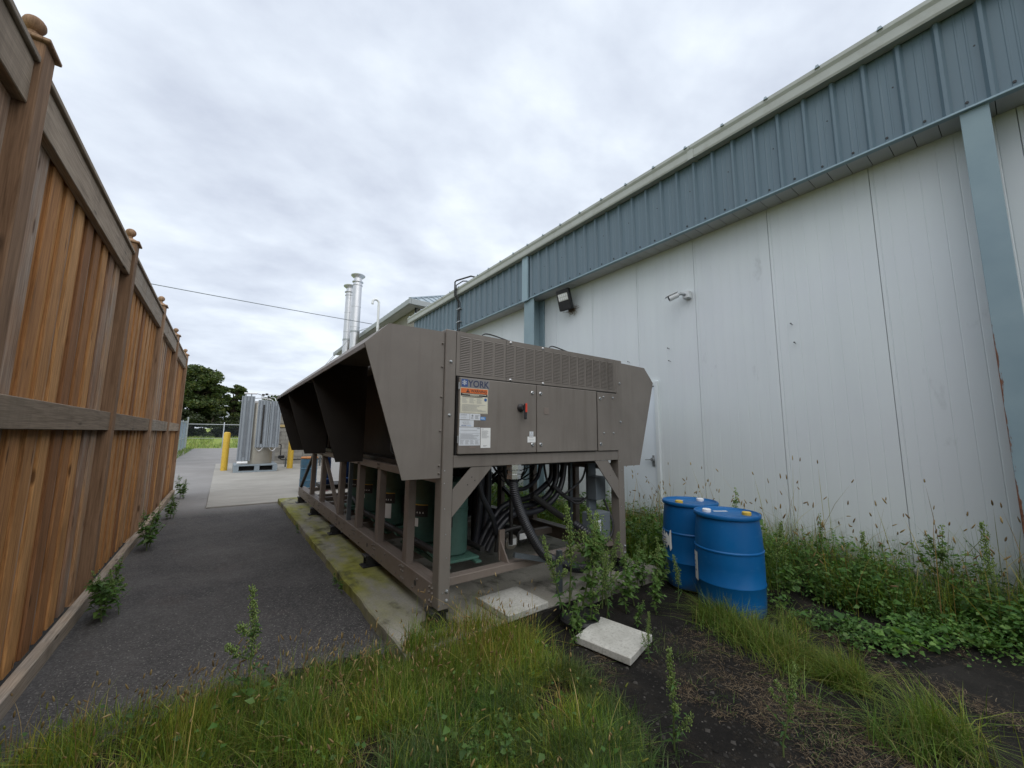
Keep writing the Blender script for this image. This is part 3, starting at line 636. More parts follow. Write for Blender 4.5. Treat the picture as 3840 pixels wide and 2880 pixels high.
# security camera
cm = thing('security_camera', 'white bullet security camera bracketed to the white wall', 'camera', (5.8, 3.15, 3.8))
MB().box(5.70, 5.795, 3.08, 3.19, 3.75, 3.87, 0, 0.008).build('mount_box', 'camera_white', cm)
MB().tube([(5.71, 3.14, 3.81), (5.64, 3.18, 3.82), (5.60, 3.22, 3.80)], [0.02, 0.022, 0.018], 10).build('arm', 'galv', cm, smooth=50)
d = Vector((-0.55, 0.62, -0.36)).normalized(); p = Vector((5.60, 3.21, 3.80))
bd = MB().tube([p-d*0.01, p, p+d*0.14, p+d*0.142], [0.03, 0.042, 0.045, 0.04], 18).build('camera_body', 'camera_white', cm, smooth=40)
MB().tube([p+d*0.142, p+d*0.146], [0.036, 0.034], 16).build('lens', 'ink_black', bd)
MB().bar(p+d*0.0+Vector((0, 0, 0.046)), p+d*0.2+Vector((0, 0, 0.046)), 0.10, 0.006).build('sun_shield', 'camera_white', bd)
# black cables climbing the fascia
cb = thing('fascia_conduit', 'black cable conduit climbing the blue fascia over the gutter', 'conduit', (5.4, 10.1, 4.7))
MB().tube([(5.40, 10.10, 3.3), (5.40, 10.10, 5.55), (5.27, 10.1, 5.72), (5.27, 10.10, 6.14), (5.30, 10.06, 6.18), (5.5, 9.55, 6.2), (5.9, 9.3, 6.1)], 0.024, 8).build('cable', 'wire_black', cb, smooth=50)
MB().tube([(5.42, 10.03, 3.3), (5.42, 10.03, 5.5), (5.28, 10.03, 5.72), (5.28, 10.03, 6.02), (5.4, 9.85, 6.12), (5.7, 9.5, 6.08)], 0.018, 8).build('cable', 'wire_black', cb, smooth=50)
for z in (4.9, 5.3): MB().box(5.38, 5.47, 9.97, 10.16, z, z+0.03).build('clip', 'galv', cb)

# ------------------------------------------------------------------ the chiller
CH = thing('air_cooled_chiller', 'large brown packaged air-cooled chiller on open frame with flared side hoods', 'chiller', (2.6, 6, 0.1))
XL, XR = 1.445, 3.755; Y0, Y1 = 2.90, 8.85
def ch(mb, name, mat, parent=None, **k): return mb.build(name, mat, parent or CH, **k)
def bolt(mb, x, y, z, ax, r=0.013, h=0.012, m=0):
    mb.lathe([(r*1.35, 0), (r*1.35, -0.003), (r, -0.004), (r, -h), (r*0.6, -h-0.003)], (x, y, z), 6, m, axis=ax)
# frame posts
posts = [(3.60, 3.76), (4.44, 4.60), (5.25, 5.42), (6.22, 6.40), (7.54, 7.72), (8.50, 8.66)]
for X0, X1 in ((XL, 1.545), (3.655, XR)):
    p = ch(MB().box(X0, X1, Y0, 3.02, 0.235, 2.475, 0, 0.006), 'corner_post', 'taupe')
    mb = MB()
    for z in (0.28, 0.36, 0.62, 0.80, 1.0, 1.2, 1.3):
        mb.lathe([(0.005, 0.001), (0.005, -0.003)], ((X0+X1)/2+random.uniform(-0.03, 0.03), Y0, z), 6, axis='y')
    for z in (0.30, 0.37): bolt(mb, (X0+X1)/2+0.02, Y0, z, 'y', 0.011)
    for z in (1.75, 2.2): bolt(mb, (X0+X1)/2, Y0, z, 'y', 0.010)
    mb.build('post_bolts', 'galv', p)
for a, b in posts:
    for X0, X1 in ((XL+0.01, 1.53), (3.67, XR-0.01)): ch(MB().box(X0, X1, a, b-0.06, 0.40, 1.19, 0, 0.004), 'frame_post', 'taupe_frame')
ch(MB().box(XL+0.02, XL+0.07, 5.78, 5.83, 0.40, 1.19), 'strut_post', 'strut_grey')
# base rails: channel sections
for X0, X1, s_ in ((XL, 1.50, 1), (3.70, XR, -1)):
    mb = MB(); mb.box(X0, X1, 3.02, 9.85, 0.225, 0.405, 0, 0.004)
    w = 0.07; mb.box(X1 if s_ > 0 else X0-w, X1+w if s_ > 0 else X0, 3.02, 9.85, 0.39, 0.403)
    o = ch(mb, 'base_rail', 'taupe_frame')
    if s_ > 0:
        mb = MB(); random.seed(3)
        for a, b in posts+[(2.98, 3.1)]:
            for dy_ in (0.03, 0.075):
                for z in (0.27, 0.335, 0.375): bolt(mb, X0, a+dy_+random.uniform(-0.006, 0.006), z, 'x', 0.009, 0.010)
        for y in np.arange(3.3, 9.4, 0.42):
            bolt(mb, X0, y, 0.36, 'x', 0.008, 0.009); bolt(mb, X0, y+0.1, 0.27, 'x', 0.008, 0.009)
        mb.build('rail_bolts', 'taupe', o)
        mb = MB()
        for y in (3.35, 4.75, 6.1, 8.0): mb.lathe([(0.024, -0.0015), (0.024, 0.0)], (X0-0.001, y, 0.315), 14, axis='x')
        mb.build('lifting_hole', 'ink_black', o)
ch(MB().box(1.547, 3.653, 3.00, 3.10, 0.36, 0.425, 0, 0.004), 'front_base_rail', 'taupe_frame')
for y in (4.0, 4.9, 5.6, 6.0, 6.6, 7.2, 7.6, 8.2, 8.6, 9.75): ch(MB().box(1.572, 3.628, y, y+0.08, 0.30, 0.375), 'cross_rail', 'taupe_frame')
for X0, X1 in ((XL+0.004, 1.52), (3.68, XR-0.004)):
    ch(MB().box(X0, X1, 3.02, 8.70, 1.192, 1.268, 0, 0.004), 'middle_rail', 'taupe_frame')
mb = MB()
for a, b in posts:
    for dz in (1.21, 1.25): bolt(mb, XL+0.004, a+0.03, dz, 'x', 0.010); bolt(mb, XL+0.004, a+0.075, dz, 'x', 0.010)
ch(mb, 'middle_rail_bolts', 'taupe')
# end bracing
ch(MB().bar((1.48, 9.8, 0.4), (1.48, 8.6, 1.15), 0.05, 0.05), 'brace', 'dark_steel')
ch(MB().bar((1.50, 6.42, 0.42), (1.50, 7.55, 1.15), 0.05, 0.04), 'brace', 'taupe_frame')
ch(MB().bar((3.72, 4.6, 0.42), (3.72, 6.1, 1.15), 0.06, 0.05), 'brace', 'dark_steel')
ch(MB().bar((3.72, 5.0, 1.15), (3.72, 6.2, 0.42), 0.05, 0.05), 'brace', 'dark_steel')
# vibration isolators
iso = MB(); iso.box(-0.10, 0.10, -0.075, 0.075, 0.10, 0.118, 0, 0.003)
for s_ in (-1, 1): iso.box(-0.06, 0.06, s_*0.055-0.006, s_*0.055+0.006, 0.118, 0.20)
iso.box(-0.075, 0.075, -0.07, 0.07, 0.20, 0.224, 0, 0.003)
for xx in (-0.03, 0.03): iso.tube([(xx+0.022*math.cos(k*0.9), 0.022*math.sin(k*0.9), 0.118+0.082*k/30) for k in range(31)], 0.005, 5)
iso_me = mk(iso, 'isolator', 'black_rubber')
for X in (1.475, 3.725):
    for y in (2.99, 4.70, 6.42, 8.1, 9.6): share(iso_me, 'isolator', CH, (X, y, 0))
# cabinet body
ch(MB().box(1.547, 3.653, Y0+0.03, 3.28, 1.318, 2.47), 'cabinet_body', 'taupe')
ch(MB().box(1.50, 3.70, 3.282, Y1-0.02, 1.27, 1.32), 'deck_plate', 'dark_steel')
ch(MB().box(XL+0.006, XR-0.006, 3.022, Y1, 2.40, 2.468, 0, 0.006), 'top_deck', 'taupe')
ch(MB().box(XL, XR, Y1-0.05, Y1, 1.272, 2.398), 'end_panel', 'taupe')
for X0, X1 in ((1.60, 1.75), (3.45, 3.60)):
    ch(MB().box(X0, X1, 3.30, Y1-0.06, 1.322, 2.398), 'condenser_coil', 'coil_black')
for y in (3.45, 3.62, 3.80, 4.02, 6.0, 6.2, 7.6, 7.9):
    r = random.choice((0.022, 0.03, 0.04)); x = 1.54+random.uniform(-0.02, 0.03)
    ch(MB().tube(bez([(x, y, 1.27), (x, y, 1.7), (x+0.05, y+random.uniform(-0.05, 0.05), 2.1), (1.62, y, 2.3)], 4), r, 10), 'header_pipe', 'dark_steel', smooth=50)
for y in (3.55, 3.90, 4.1):
    ch(MB().tube(bez([(1.50, y, 1.38), (1.47, y, 1.44), (1.49, y, 1.7), (1.48, y+0.04, 1.74), (1.49, y+0.08, 1.70), (1.47, y+0.08, 1.44), (1.50, y+0.08, 1.38)], 4), 0.009, 8), 'return_bend', 'strut_grey', smooth=50)
# fascia of the cabinet
ch(MB().box(1.547, 3.653, Y0+0.004, Y0+0.028, 1.318, 1.418, 0, 0.004), 'front_beam', 'taupe')
lp = MB()
zc0, zc1 = 2.12, 2.437; ncol = 17; pit = (3.625-1.585)/ncol; cw = pit*0.83
xs_ = [1.585+pit*k for k in range(ncol)]
# perforated sheet: rails between slot columns
yf, yb = Y0+0.004, Y0+0.014
lp.box(1.549, 3.651, yf, yb, zc1, 2.474); lp.box(1.549, 3.651, yf, yb, 2.088, zc0)
prev = 1.549
for x in xs_: lp.box(prev, x, yf, yb, zc0, zc1); prev = x+cw
lp.box(prev, 3.651, yf, yb, zc0, zc1)
pan = ch(lp, 'louvre_panel', 'taupe')
ls = MB(); ns = 21
for k in range(ns):
    z = zc0+(zc1-zc0)*(k+0.5)/ns; h = (zc1-zc0)/ns
    ls.add([(0, yf+0.001, z-h*0.40), (cw, yf+0.001, z-h*0.40), (cw, yf-0.0045, z-h*0.38), (0, yf-0.0045, z-h*0.38), (0, yf+0.001, z+h*0.36), (cw, yf+0.001, z+h*0.36)], [(0, 1, 2, 3), (3, 2, 5, 4)])
ls_me = mk(ls, 'louvre_bank', 'taupe')
for x in xs_: share(ls_me, 'louvre_bank', pan, (x, 0, 0))
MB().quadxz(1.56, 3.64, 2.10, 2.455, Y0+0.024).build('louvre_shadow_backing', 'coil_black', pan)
mb = MB()
for x in (2.12, 2.52): bolt(mb, x, yf, 2.455, 'y', 0.010); bolt(mb, x, yf, 2.10, 'y', 0.010)
mb.build('panel_screws', 'chrome', pan)
MB().box(2.070, 2.073, yf-0.0015, yf+0.001, 2.09, 2.472).build('panel_seam', 'ink_black', pan)
# doors
ch(MB().box(1.56, 3.645, Y0+0.006, Y0+0.027, 1.422, 2.084), 'door_recess', 'coil_black')
D1 = ch(MB().box(1.572, 2.416, Y0-0.022, Y0+0.004, 1.428, 2.074, 0, 0.005), 'control_door', 'taupe')
D2 = ch(MB().box(2.424, 3.280, Y0-0.022, Y0+0.004, 1.428, 2.074, 0, 0.005), 'control_door', 'taupe')
D3 = ch(MB().box(3.306, 3.650, Y0-0.012, Y0+0.004, 1.424, 2.070, 0, 0.004), 'access_panel', 'taupe')
yd = Y0-0.022
def latch(x, z, par, y=yd):
    mb = MB(); mb.lathe([(0.017, 0), (0.017, -0.004), (0.012, -0.006), (0.012, -0.012)], (x, y, z), 16, axis='y'); mb.lathe([(0.006, -0.0121), (0.006, -0.0126)], (x, y, z), 10, 1, axis='y'); mb.build('latch', ['chrome', 'ink_black'], par, smooth=40)
latch(2.364, 1.994, D1); latch(2.366, 1.502, D1); latch(2.468, 1.994, D2); latch(2.470, 1.502, D2); latch(3.345, 2.0, D3, Y0-0.012); latch(3.345, 1.50, D3, Y0-0.012)
mb = MB()
for x, z in ((3.40, 2.02), (3.56, 2.02), (3.40, 1.62), (3.56, 1.62)): bolt(mb, x, Y0-0.012, z, 'y', 0.008)
mb.build('panel_screws', 'galv', D3)
for z in (1.52, 1.97): MB().tube([(1.566, yd-0.002, z), (1.566, yd-0.002, z+0.06)], 0.006, 8).build('hinge', 'galv', D1)
# rotary disconnect handle
h = MB(); h.lathe([(0.038, 0), (0.038, -0.012), (0.030, -0.02), (0.022, -0.045)], (2.222, yd, 1.842), 20, axis='y')
hd = h.build('disconnect_handle', 'ink_black', D1, smooth=40)
MB().box(2.226, 2.256, yd-0.062, yd-0.040, 1.735, 1.885, 0, 0.008).build('lever', 'ink_black', hd)
MB().box(2.231, 2.252, yd-0.066, yd-0.0622, 1.80, 1.882, 0, 0.0015).build('lever_stripe', 'red_plastic', hd)
MB().box(2.512, 2.576, yd-0.003, yd, 1.792, 1.858, 0, 0.001).build('blank_plate', 'taupe_frame', D2)
# stickers on the door
ys_ = yd-0.0012; yt = yd-0.0020; yu = yd-0.0026
logo = MB().quadxz(1.580, 1.872, 1.990, 2.066, ys_, 0); logo.quadxz(1.590, 1.650, 1.996, 2.060, yt, 1)
for k in range(6):
    a = math.pi*k/3; cx, cz = 1.618, 2.030; logo.bar((cx, yu, cz), (cx+0.022*math.sin(a), yu, cz+0.022*math.cos(a)), 0.0065, 0.0004, 2, (0, 1, 0))
    for tt in (0.6,):
        px, pz = cx+0.022*tt*math.sin(a), cz+0.022*tt*math.cos(a)
        for s_ in (-1, 1): logo.bar((px, yu, pz), (px+0.010*math.sin(a+s_*0.7), yu, pz+0.010*math.cos(a+s_*0.7)), 0.0035, 0.0004, 2, (0, 1, 0))
logo.text('YORK', 1.655, 1.998, yt, 0.082, 3, 0.022, 0.95)
logo.build('logo_sticker', ['sticker_grey', 'ink_blue', 'cool_print', 'ink_navy'], D1, fixn=False)
wl = MB().quadxz(1.580, 1.858, 1.770, 1.988, ys_, 0); wl.quadxz(1.585, 1.853, 1.942, 1.984, yt, 1); wl.quadxz(1.585, 1.853, 1.920, 1.9415, yt, 2)
wl.add([(1.634, yu, 1.947), (1.672, yu, 1.947), (1.653, yu, 1.980)], [(0, 1, 2)], 2); wl.text('!', 1.6505, 1.950, yu-0.0006, 0.026, 1, 0.02)
wl.text('WARNING', 1.682, 1.951, yu, 0.034, 2, 0.015, 0.98)
for z, w in ((1.934, 0.24), (1.926, 0.09)): wl.quadxz(1.719-w/2, 1.719+w/2, z-0.0022, z+0.0022, yu, 0)
def lines(mb, x0, x1, z0, z1, n, m, y=yu, th=0.0022):
    for k in range(n):
        z = z1-(z1-z0)*(k+0.5)/n; w = (x1-x0)*random.uniform(0.6, 1.0); mb.quadxz(x0, x0+w, z-th/2, z+th/2, y, m)
wl.quadxz(1.60, 1.80, 1.908, 1.913, yt, 2)
for q in range(3): lines(wl, 1.598+q*0.072, 1.598+q*0.072+0.06, 1.856, 1.904, 6, 3, yt)
lines(wl, 1.598, 1.84, 1.785, 1.848, 9, 3, yt)
wl.lathe([(0.014, 0), (0.014, -0.0002)], (1.832, yt, 1.893), 18, 4, axis='y'); wl.quadxz(1.826, 1.838, 1.889, 1.897, yu-0.0006, 5)
for a, b, c_, d_ in ((1.585, 1.853, 1.7755, 1.777), (1.585, 1.853, 1.917, 1.9185)): wl.quadxz(a, b, c_, d_, yt, 2)
wl.quadxz(1.585, 1.5865, 1.7755, 1.9185, yt, 2); wl.quadxz(1.8515, 1.853, 1.7755, 1.9185, yt, 2)
wl.build('warning_sticker', ['cream_print', 'ink_orange', 'ink_black', 'ink_grey', 'ink_blue', 'ink_bright_blue'], D1, fixn=False)
st = MB().quadxz(1.578, 1.676, 1.717, 1.768, ys_); st.text('ASHRAE', 1.587, 1.751, yt, 0.017, 1, 0.0, 1.0); st.text('90.1', 1.618, 1.741, yt, 0.007, 1); st.text('COMPLIANT', 1.592, 1.728, yt, 0.009, 1); st.build('compliance_sticker', ['cool_print', 'ink_grey'], D1, fixn=False)
st = MB().quadxz(1.678, 1.782, 1.714, 1.768, ys_); st.lathe([(0.009, 0), (0.009, -0.0002)], (1.703, yt, 1.752), 14, 1, axis='y'); lines(st, 1.688, 1.718, 1.723, 1.741, 3, 1, yt); lines(st, 1.730, 1.774, 1.723, 1.757, 5, 1, yt, 0.003); st.build('certification_sticker', ['cool_print', 'ink_grey'], D1, fixn=False)
st = MB().quadxz(1.784, 1.836, 1.716, 1.744, ys_); lines(st, 1.790, 1.832, 1.722, 1.740, 2, 1, yt, 0.004); st.build('blue_sticker', ['ink_bright_blue', 'white_print'], D1, fixn=False)
st = MB().quadxz(1.580, 1.718, 1.656, 1.712, ys_); lines(st, 1.606, 1.69, 1.699, 1.708, 1, 1, yt); st.text('1-800-861-1001', 1.602, 1.686, yt, 0.011, 1); lines(st, 1.612, 1.69, 1.677, 1.683, 1, 1, yt); st.quadxz(1.600, 1.607, 1.662, 1.671, yt, 2); st.text('YORK', 1.609, 1.662, yt, 0.014, 2, 0.01); st.text('Service', 1.655, 1.662, yt, 0.013, 3); st.build('service_sticker', ['cool_print', 'ink_grey', 'ink_blue', 'ink_bright_blue'], D1, fixn=False)
st = MB().quadxz(1.578, 1.784, 1.500, 1.652, ys_); st.text('YORK', 1.748, 1.640, yt, 0.012, 1, 0.01); lines(st, 1.590, 1.775, 1.622, 1.632, 1, 2, yt); st.quadxz(1.581, 1.781, 1.600, 1.6015, yt, 2); lines(st, 1.59, 1.775, 1.553, 1.596, 6, 2, yt); st.quadxz(1.581, 1.781, 1.549, 1.550, yt, 2)
for q in range(4): lines(st, 1.59+q*0.048, 1.63+q*0.048, 1.508, 1.545, 5, 2, yt)
st.build('rating_plate', ['cool_print', 'ink_black', 'ink_grey'], D1, fixn=False)
st = MB().quadxz(1.790, 1.890, 1.478, 1.650, ys_); lines(st, 1.798, 1.83, 1.634, 1.645, 1, 1, yt, 0.004); lines(st, 1.798, 1.88, 1.560, 1.628, 9, 1, yt); lines(st, 1.815, 1.86, 1.490, 1.50, 2, 1, yt); st.build('data_sticker', ['white_print', 'ink_grey'], D1, fixn=False)
st = MB().quadxz(1.68, 1.745, 1.478, 1.492, ys_); st.build('faded_sticker', ['taupe_frame'], D1, fixn=False)
st = MB().quadxz(2.330, 2.378, 1.578, 1.624, ys_); st.add([(2.336, yt, 1.583), (2.372, yt, 1.583), (2.354, yt, 1.618)], [(0, 1, 2)], 1); st.add([(2.341, yu, 1.586), (2.367, yu, 1.586), (2.354, yu, 1.612)], [(0, 1, 2)], 0); st.text('!', 2.3515, 1.588, yu-0.0005, 0.020, 1, 0.02); st.build('hazard_sticker', ['cool_print', 'ink_grey'], D1, fixn=False)
st = MB().quadxz(2.306, 2.404, 1.522, 1.576, ys_); lines(st, 2.325, 2.38, 1.562, 1.572, 1, 1, yt); lines(st, 2.322, 2.39, 1.542, 1.550, 1, 1, yt); st.build('notice_sticker', ['white_print', 'ink_grey'], D1, fixn=False)
# gussets
for pts in (((1.72, 1.316), (1.935, 1.316), (1.547, 0.925), (1.547, 1.14)), ((3.265, 1.316), (3.48, 1.316), (3.653, 1.09), (3.653, 0.885))):
    (ax, az), (bx_, bz), (cx, cz), (dx2, dz2) = pts
    poly = [(ax, Y0+0.006, az), (bx_, Y0+0.006, bz), (cx, Y0+0.006, cz), (dx2, Y0+0.006, dz2)]
    g = ch(MB().prism(poly, (0, 0.012, 0)), 'gusset', 'taupe')
    mb = MB(); mxx = sum(p[0] for p in pts)/4; mzz = sum(p[1] for p in pts)/4
    for dx_, dz_ in ((0.04, 0.06), (0.0, 0.0), (0.07, 0.03)): mb.lathe([(0.005, 0), (0.005, -0.002)], (mxx+dx_, Y0+0.006, mzz+dz_), 6, axis='y')
    mb.build('bolt_holes', 'ink_black', g)
# hoods: flared side panels, dividers, sloping top sheets
def hood(side):
    sgn = 1 if side == 'l' else -1
    cx = 2.60
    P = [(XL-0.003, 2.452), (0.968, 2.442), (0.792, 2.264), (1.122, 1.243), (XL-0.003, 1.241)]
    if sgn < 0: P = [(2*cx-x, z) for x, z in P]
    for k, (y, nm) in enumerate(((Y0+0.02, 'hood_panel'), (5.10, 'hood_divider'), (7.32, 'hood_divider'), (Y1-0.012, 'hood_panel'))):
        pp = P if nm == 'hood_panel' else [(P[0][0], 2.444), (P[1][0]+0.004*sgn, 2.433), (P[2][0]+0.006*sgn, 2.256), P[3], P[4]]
        o = ch(MB().prism([(x, y, z) for x, z in pp], (0, 0.012, 0)), nm, 'taupe' if k == 0 else 'taupe_shaded')
        if k == 0 and sgn > 0:
            mb = MB()
            for z in (1.28, 1.34, 1.62, 1.9, 2.15, 2.35): bolt(mb, XL-0.02, Y0+0.02, z, 'y', 0.008)
            mb.build('panel_bolts', 'taupe', o)
    for a, b in ((Y0+0.033, 5.09), (5.093, 7.31), (7.313, Y1-0.013)):
        mb = MB(); pr_ = [P[0], P[1], P[2]]
        mb.add([(x, a, z+0.003) for x, z in pr_]+[(x, b, z+0.003) for x, z in pr_]+[(x+0.0, a, z-0.006) for x, z in pr_]+[(x, b, z-0.006) for x, z in pr_],
               [(0, 1, 4, 3), (1, 2, 5, 4), (6, 9, 10, 7), (7, 10, 11, 8), (2, 8, 11, 5), (0, 3, 9, 6), (0, 6, 7, 1), (1, 7, 8, 2), (3, 4, 10, 9), (4, 5, 11, 10)])
        o = ch(mb, 'hood_top_sheet', 'taupe')
        lip = MB(); x, z = P[2]; lip.box(min(x, x+0.012*sgn), max(x, x+0.012*sgn), a, b, z-0.035, z-0.007); lip.build('sheet_lip', 'taupe', o)
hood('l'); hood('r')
# fans on the roof of the unit
fan_ring = MB().lathe([(0.42, 2.469), (0.42, 2.535), (0.435, 2.535), (0.435, 2.469)], n=36)
fr_me = mk(fan_ring, 'fan_shroud', 'taupe', 40)
gd = MB()
for r, z in ((0.43, 2.54), (0.34, 2.565), (0.24, 2.58), (0.13, 2.588)): gd.tube([(r*math.cos(2*math.pi*k/28), r*math.sin(2*math.pi*k/28), z) for k in range(29)], 0.004, 4)
for k in range(8):
    a = math.pi*k/4; gd.tube([(0.43*math.cos(a), 0.43*math.sin(a), 2.54), (0.24*math.cos(a), 0.24*math.sin(a), 2.583), (0.03*math.cos(a), 0.03*math.sin(a), 2.59)], 0.004, 4)
gd_me = mk(gd, 'fan_guard', 'ink_black')
fb = MB().lathe([(0.07, 2.478), (0.07, 2.53), (0.0, 2.535)], n=16)
for k in range(5):
    a = 2*math.pi*k/5; c_, s_ = math.cos(a), math.sin(a)
    P4 = [(0.06, -0.04, 2.48), (0.39, -0.10, 2.485), (0.39, 0.08, 2.525), (0.06, 0.04, 2.515)]
    fb.add([(x*c_-y*s_, x*s_+y*c_, z) for x, y, z in P4], [(0, 1, 2, 3)])
fb_me = mk(fb, 'fan_blades', 'dark_steel')
for y in (3.62, 4.72, 5.82, 6.92, 8.02):
    for x in (2.02, 3.18):
        f_ = share(fr_me, 'fan_shroud', CH, (x, y, 0)); share(gd_me, 'fan_guard', f_, (x, y, 0)); share(fb_me, 'fan_blades', f_, (x, y, 0))
ch(MB().tube(bez([(1.9, 3.1, 2.475), (2.05, 3.25, 2.60), (2.3, 3.3, 2.60), (2.55, 3.15, 2.49)], 6), 0.007, 6), 'fan_cable', 'wire_black')
ch(MB().tube(bez([(2.75, 3.1, 2.475), (2.95, 3.25, 2.60), (3.2, 3.3, 2.595), (3.4, 3.15, 2.49)], 6), 0.007, 6), 'fan_cable', 'wire_black')
# compressors
def compressor(x, y, lab):
    g = MB(); z0 = 0.46
    g.lathe([(0.13, z0), (0.155, z0+0.02), (0.158, z0+0.10), (0.158, z0+0.40), (0.162, z0+0.405), (0.162, z0+0.43), (0.158, z0+0.435), (0.158, z0+0.62), (0.14, z0+0.68), (0.09, z0+0.71), (0.0, z0+0.72)], (x, y, 0), 28)
    c = ch(g, 'compressor', 'comp_green', smooth=35)
    mb = MB(); a0, a1 = math.radians(150), math.radians(246); rr_ = 0.1605
    def arc(zA, zB, m, r=rr_, b0=a0, b1=a1, n=10):
        vs = []; 
        for k in range(n+1):
            a = b0+(b1-b0)*k/n; vs += [(x+r*math.cos(a), y+r*math.sin(a), zA), (x+r*math.cos(a), y+r*math.sin(a), zB)]
        mb.add(vs, [(2*k, 2*k+2, 2*k+3, 2*k+1) for k in range(n)], m)
    arc(z0+0.27, z0+0.385, 0); arc(z0+0.386, z0+0.396, 1)
    for q in range(5):
        b = a0+(a1-a0)*(0.30+0.13*q); w_ = 0.055; vs = [(x+0.1612*math.cos(b-w_), y+0.1612*math.sin(b-w_), z0+0.305), (x+0.1612*math.cos(b+w_), y+0.1612*math.sin(b+w_), z0+0.305), (x+0.1612*math.cos(b), y+0.1612*math.sin(b), z0+0.325)]
        mb.add(vs, [(0, 1, 2)], 2)
    if lab == 1: arc(z0+0.17, z0+0.255, 2, 0.1608, a0+0.5, a0+1.05)
    if lab == 2: arc(z0+0.09, z0+0.265, 2, 0.1608, a0+0.35, a1-0.25)
    if lab == 3: arc(z0+0.20, z0+0.25, 2, 0.1608, a0+0.5, a0+0.95)
    mb.build('compressor_label', ['ink_black', 'yellow_print', 'white_print'], c, fixn=False)
    if y > 3.6: MB().box(x+0.02, x+0.13, y-0.235, y-0.15, z0+0.16, z0+0.36, 0, 0.01).build('terminal_box', 'black_rubber', c)
    mb = MB(); mb.box(x-0.2, x+0.2, y-0.2, y+0.2, 0.425, 0.447, 0, 0.003)
    for sx_ in (-1, 1): mb.box(x+sx_*0.16-0.03, x+sx_*0.16+0.03, y-0.26, y+0.26, 0.405, 0.424)
    mb.lathe([(0.12, 0.447), (0.12, 0.47)], (x, y, 0), 20)
    mb.build('foot_plate', 'comp_green_plate', c)
for (x, y, l) in ((1.86, 3.50, 1), (1.86, 4.05, 1), (1.86, 5.02, 2), (1.88, 6.0, 3), (2.24, 4.55, 0), (2.24, 5.5, 0), (1.88, 6.75, 3)): compressor(x, y, l)
MB().box(1.716, 1.73, 3.36, 3.372, 0.62, 0.75).build('white_tag', 'white_print', CH)
# evaporator shell, pipework
ch(MB().lathe([(0.0, 4.62), (0.25, 4.66), (0.34, 4.80), (0.34, 8.2), (0.25, 8.34), (0, 8.38)], (2.80, 0, 0.82), 24, axis='y'), 'evaporator_shell', 'insulation', smooth=40)
for x, z in ((1.66, 0.50), (1.60, 0.56), (2.1, 0.5)): ch(MB().tube([(x, 3.3, z), (x, 5.6, z), (x+0.1, 6.4, z+0.05)], 0.028, 10), 'suction_pipe', 'dark_steel', smooth=50)
for y in (3.42, 4.28, 5.1): ch(MB().tube([(1.62, y-0.06, 0.53), (1.62, y+0.02, 0.53)], 0.036, 12), 'pipe_coupling', 'comp_green_plate', smooth=50)
ch(MB().tube(bez([(2.0, 3.55, 1.0), (2.25, 3.7, 1.12), (2.4, 3.9, 1.1), (2.5, 4.2, 1.2)], 5), 0.04, 10), 'discharge_pipe', 'dark_steel', smooth=50)
hoses = [[(3.22, 3.55, 1.26), (3.21, 3.55, 1.08), (3.05, 3.55, 0.96), (2.86, 3.55, 0.88), (2.66, 3.55, 0.86), (2.49, 3.55, 0.81), (2.37, 3.55, 0.69), (2.27, 3.55, 0.55), (2.21, 3.55, 0.44)],
 [(3.24, 3.48, 1.26), (3.22, 3.48, 1.05), (3.10, 3.48, 0.90), (2.94, 3.48, 0.83), (2.74, 3.48, 0.81), (2.56, 3.48, 0.79), (2.41, 3.48, 0.69), (2.30, 3.48, 0.55), (2.22, 3.48, 0.44)],
 [(3.30, 3.41, 1.26), (3.25, 3.41, 1.03), (3.14, 3.41, 0.88), (2.96, 3.41, 0.78), (2.76, 3.41, 0.75), (2.56, 3.41, 0.76), (2.42, 3.41, 0.69), (2.30, 3.41, 0.56), (2.22, 3.41, 0.44)]]
for h in hoses: ch(MB().tube(bez(h, 5), 0.034, 12), 'cable_hose', 'hose_black', smooth=60)
for pts in ([(2.26, 3.6, 1.27), (2.24, 3.6, 0.83), (2.20, 3.6, 0.45)], [(2.35, 3.62, 1.27), (2.35, 3.62, 0.82), (2.28, 3.62, 0.44)]): ch(MB().tube(bez(pts, 6), 0.04, 12), 'cable_hose', 'hose_black', smooth=60)
for k in range(11):
    x0 = random.uniform(2.5, 3.1); x1 = x0+random.uniform(0.2, 0.6); yv = random.uniform(3.5, 4.4); dz = random.uniform(0.08, 0.28)
    ch(MB().tube(bez([(x0, yv, 1.27), (x0+0.05, yv, 1.26-dz*0.7), ((x0+x1)/2, yv, 1.25-dz), (x1, yv, 1.26-dz*0.5), (x1+0.02, yv, 1.27)], 6), random.choice((0.006, 0.009, 0.013)), 6), 'loose_wire', 'wire_black', smooth=60)
for pts in ([(3.1, 3.4, 1.02), (3.3, 3.35, 0.86), (3.5, 3.3, 0.84)], [(3.5, 3.25, 1.25), (3.42, 3.25, 1.08), (3.25, 3.3, 0.95), (3.2, 3.35, 0.9)], [(3.15, 3.4, 1.0), (3.4, 3.3, 0.8), (3.6, 3.2, 1.0)]):
    ch(MB().tube(bez(pts, 6), random.choice((0.012, 0.025)), 8), 'loose_wire', 'wire_black', smooth=60)
for x, y, r in ((2.42, 3.95, 0.06), (2.56, 4.05, 0.045), (2.68, 4.2, 0.07), (2.34, 4.3, 0.05), (2.12, 3.75, 0.035), (2.05, 4.6, 0.05), (2.78, 4.45, 0.05)):
    ch(MB().tube([(x, y, 0.40), (x, y, 0.9), (x+random.uniform(-0.08, 0.08), y+0.05, 1.27)], r, 12), 'insulated_riser', 'insulation', smooth=50)
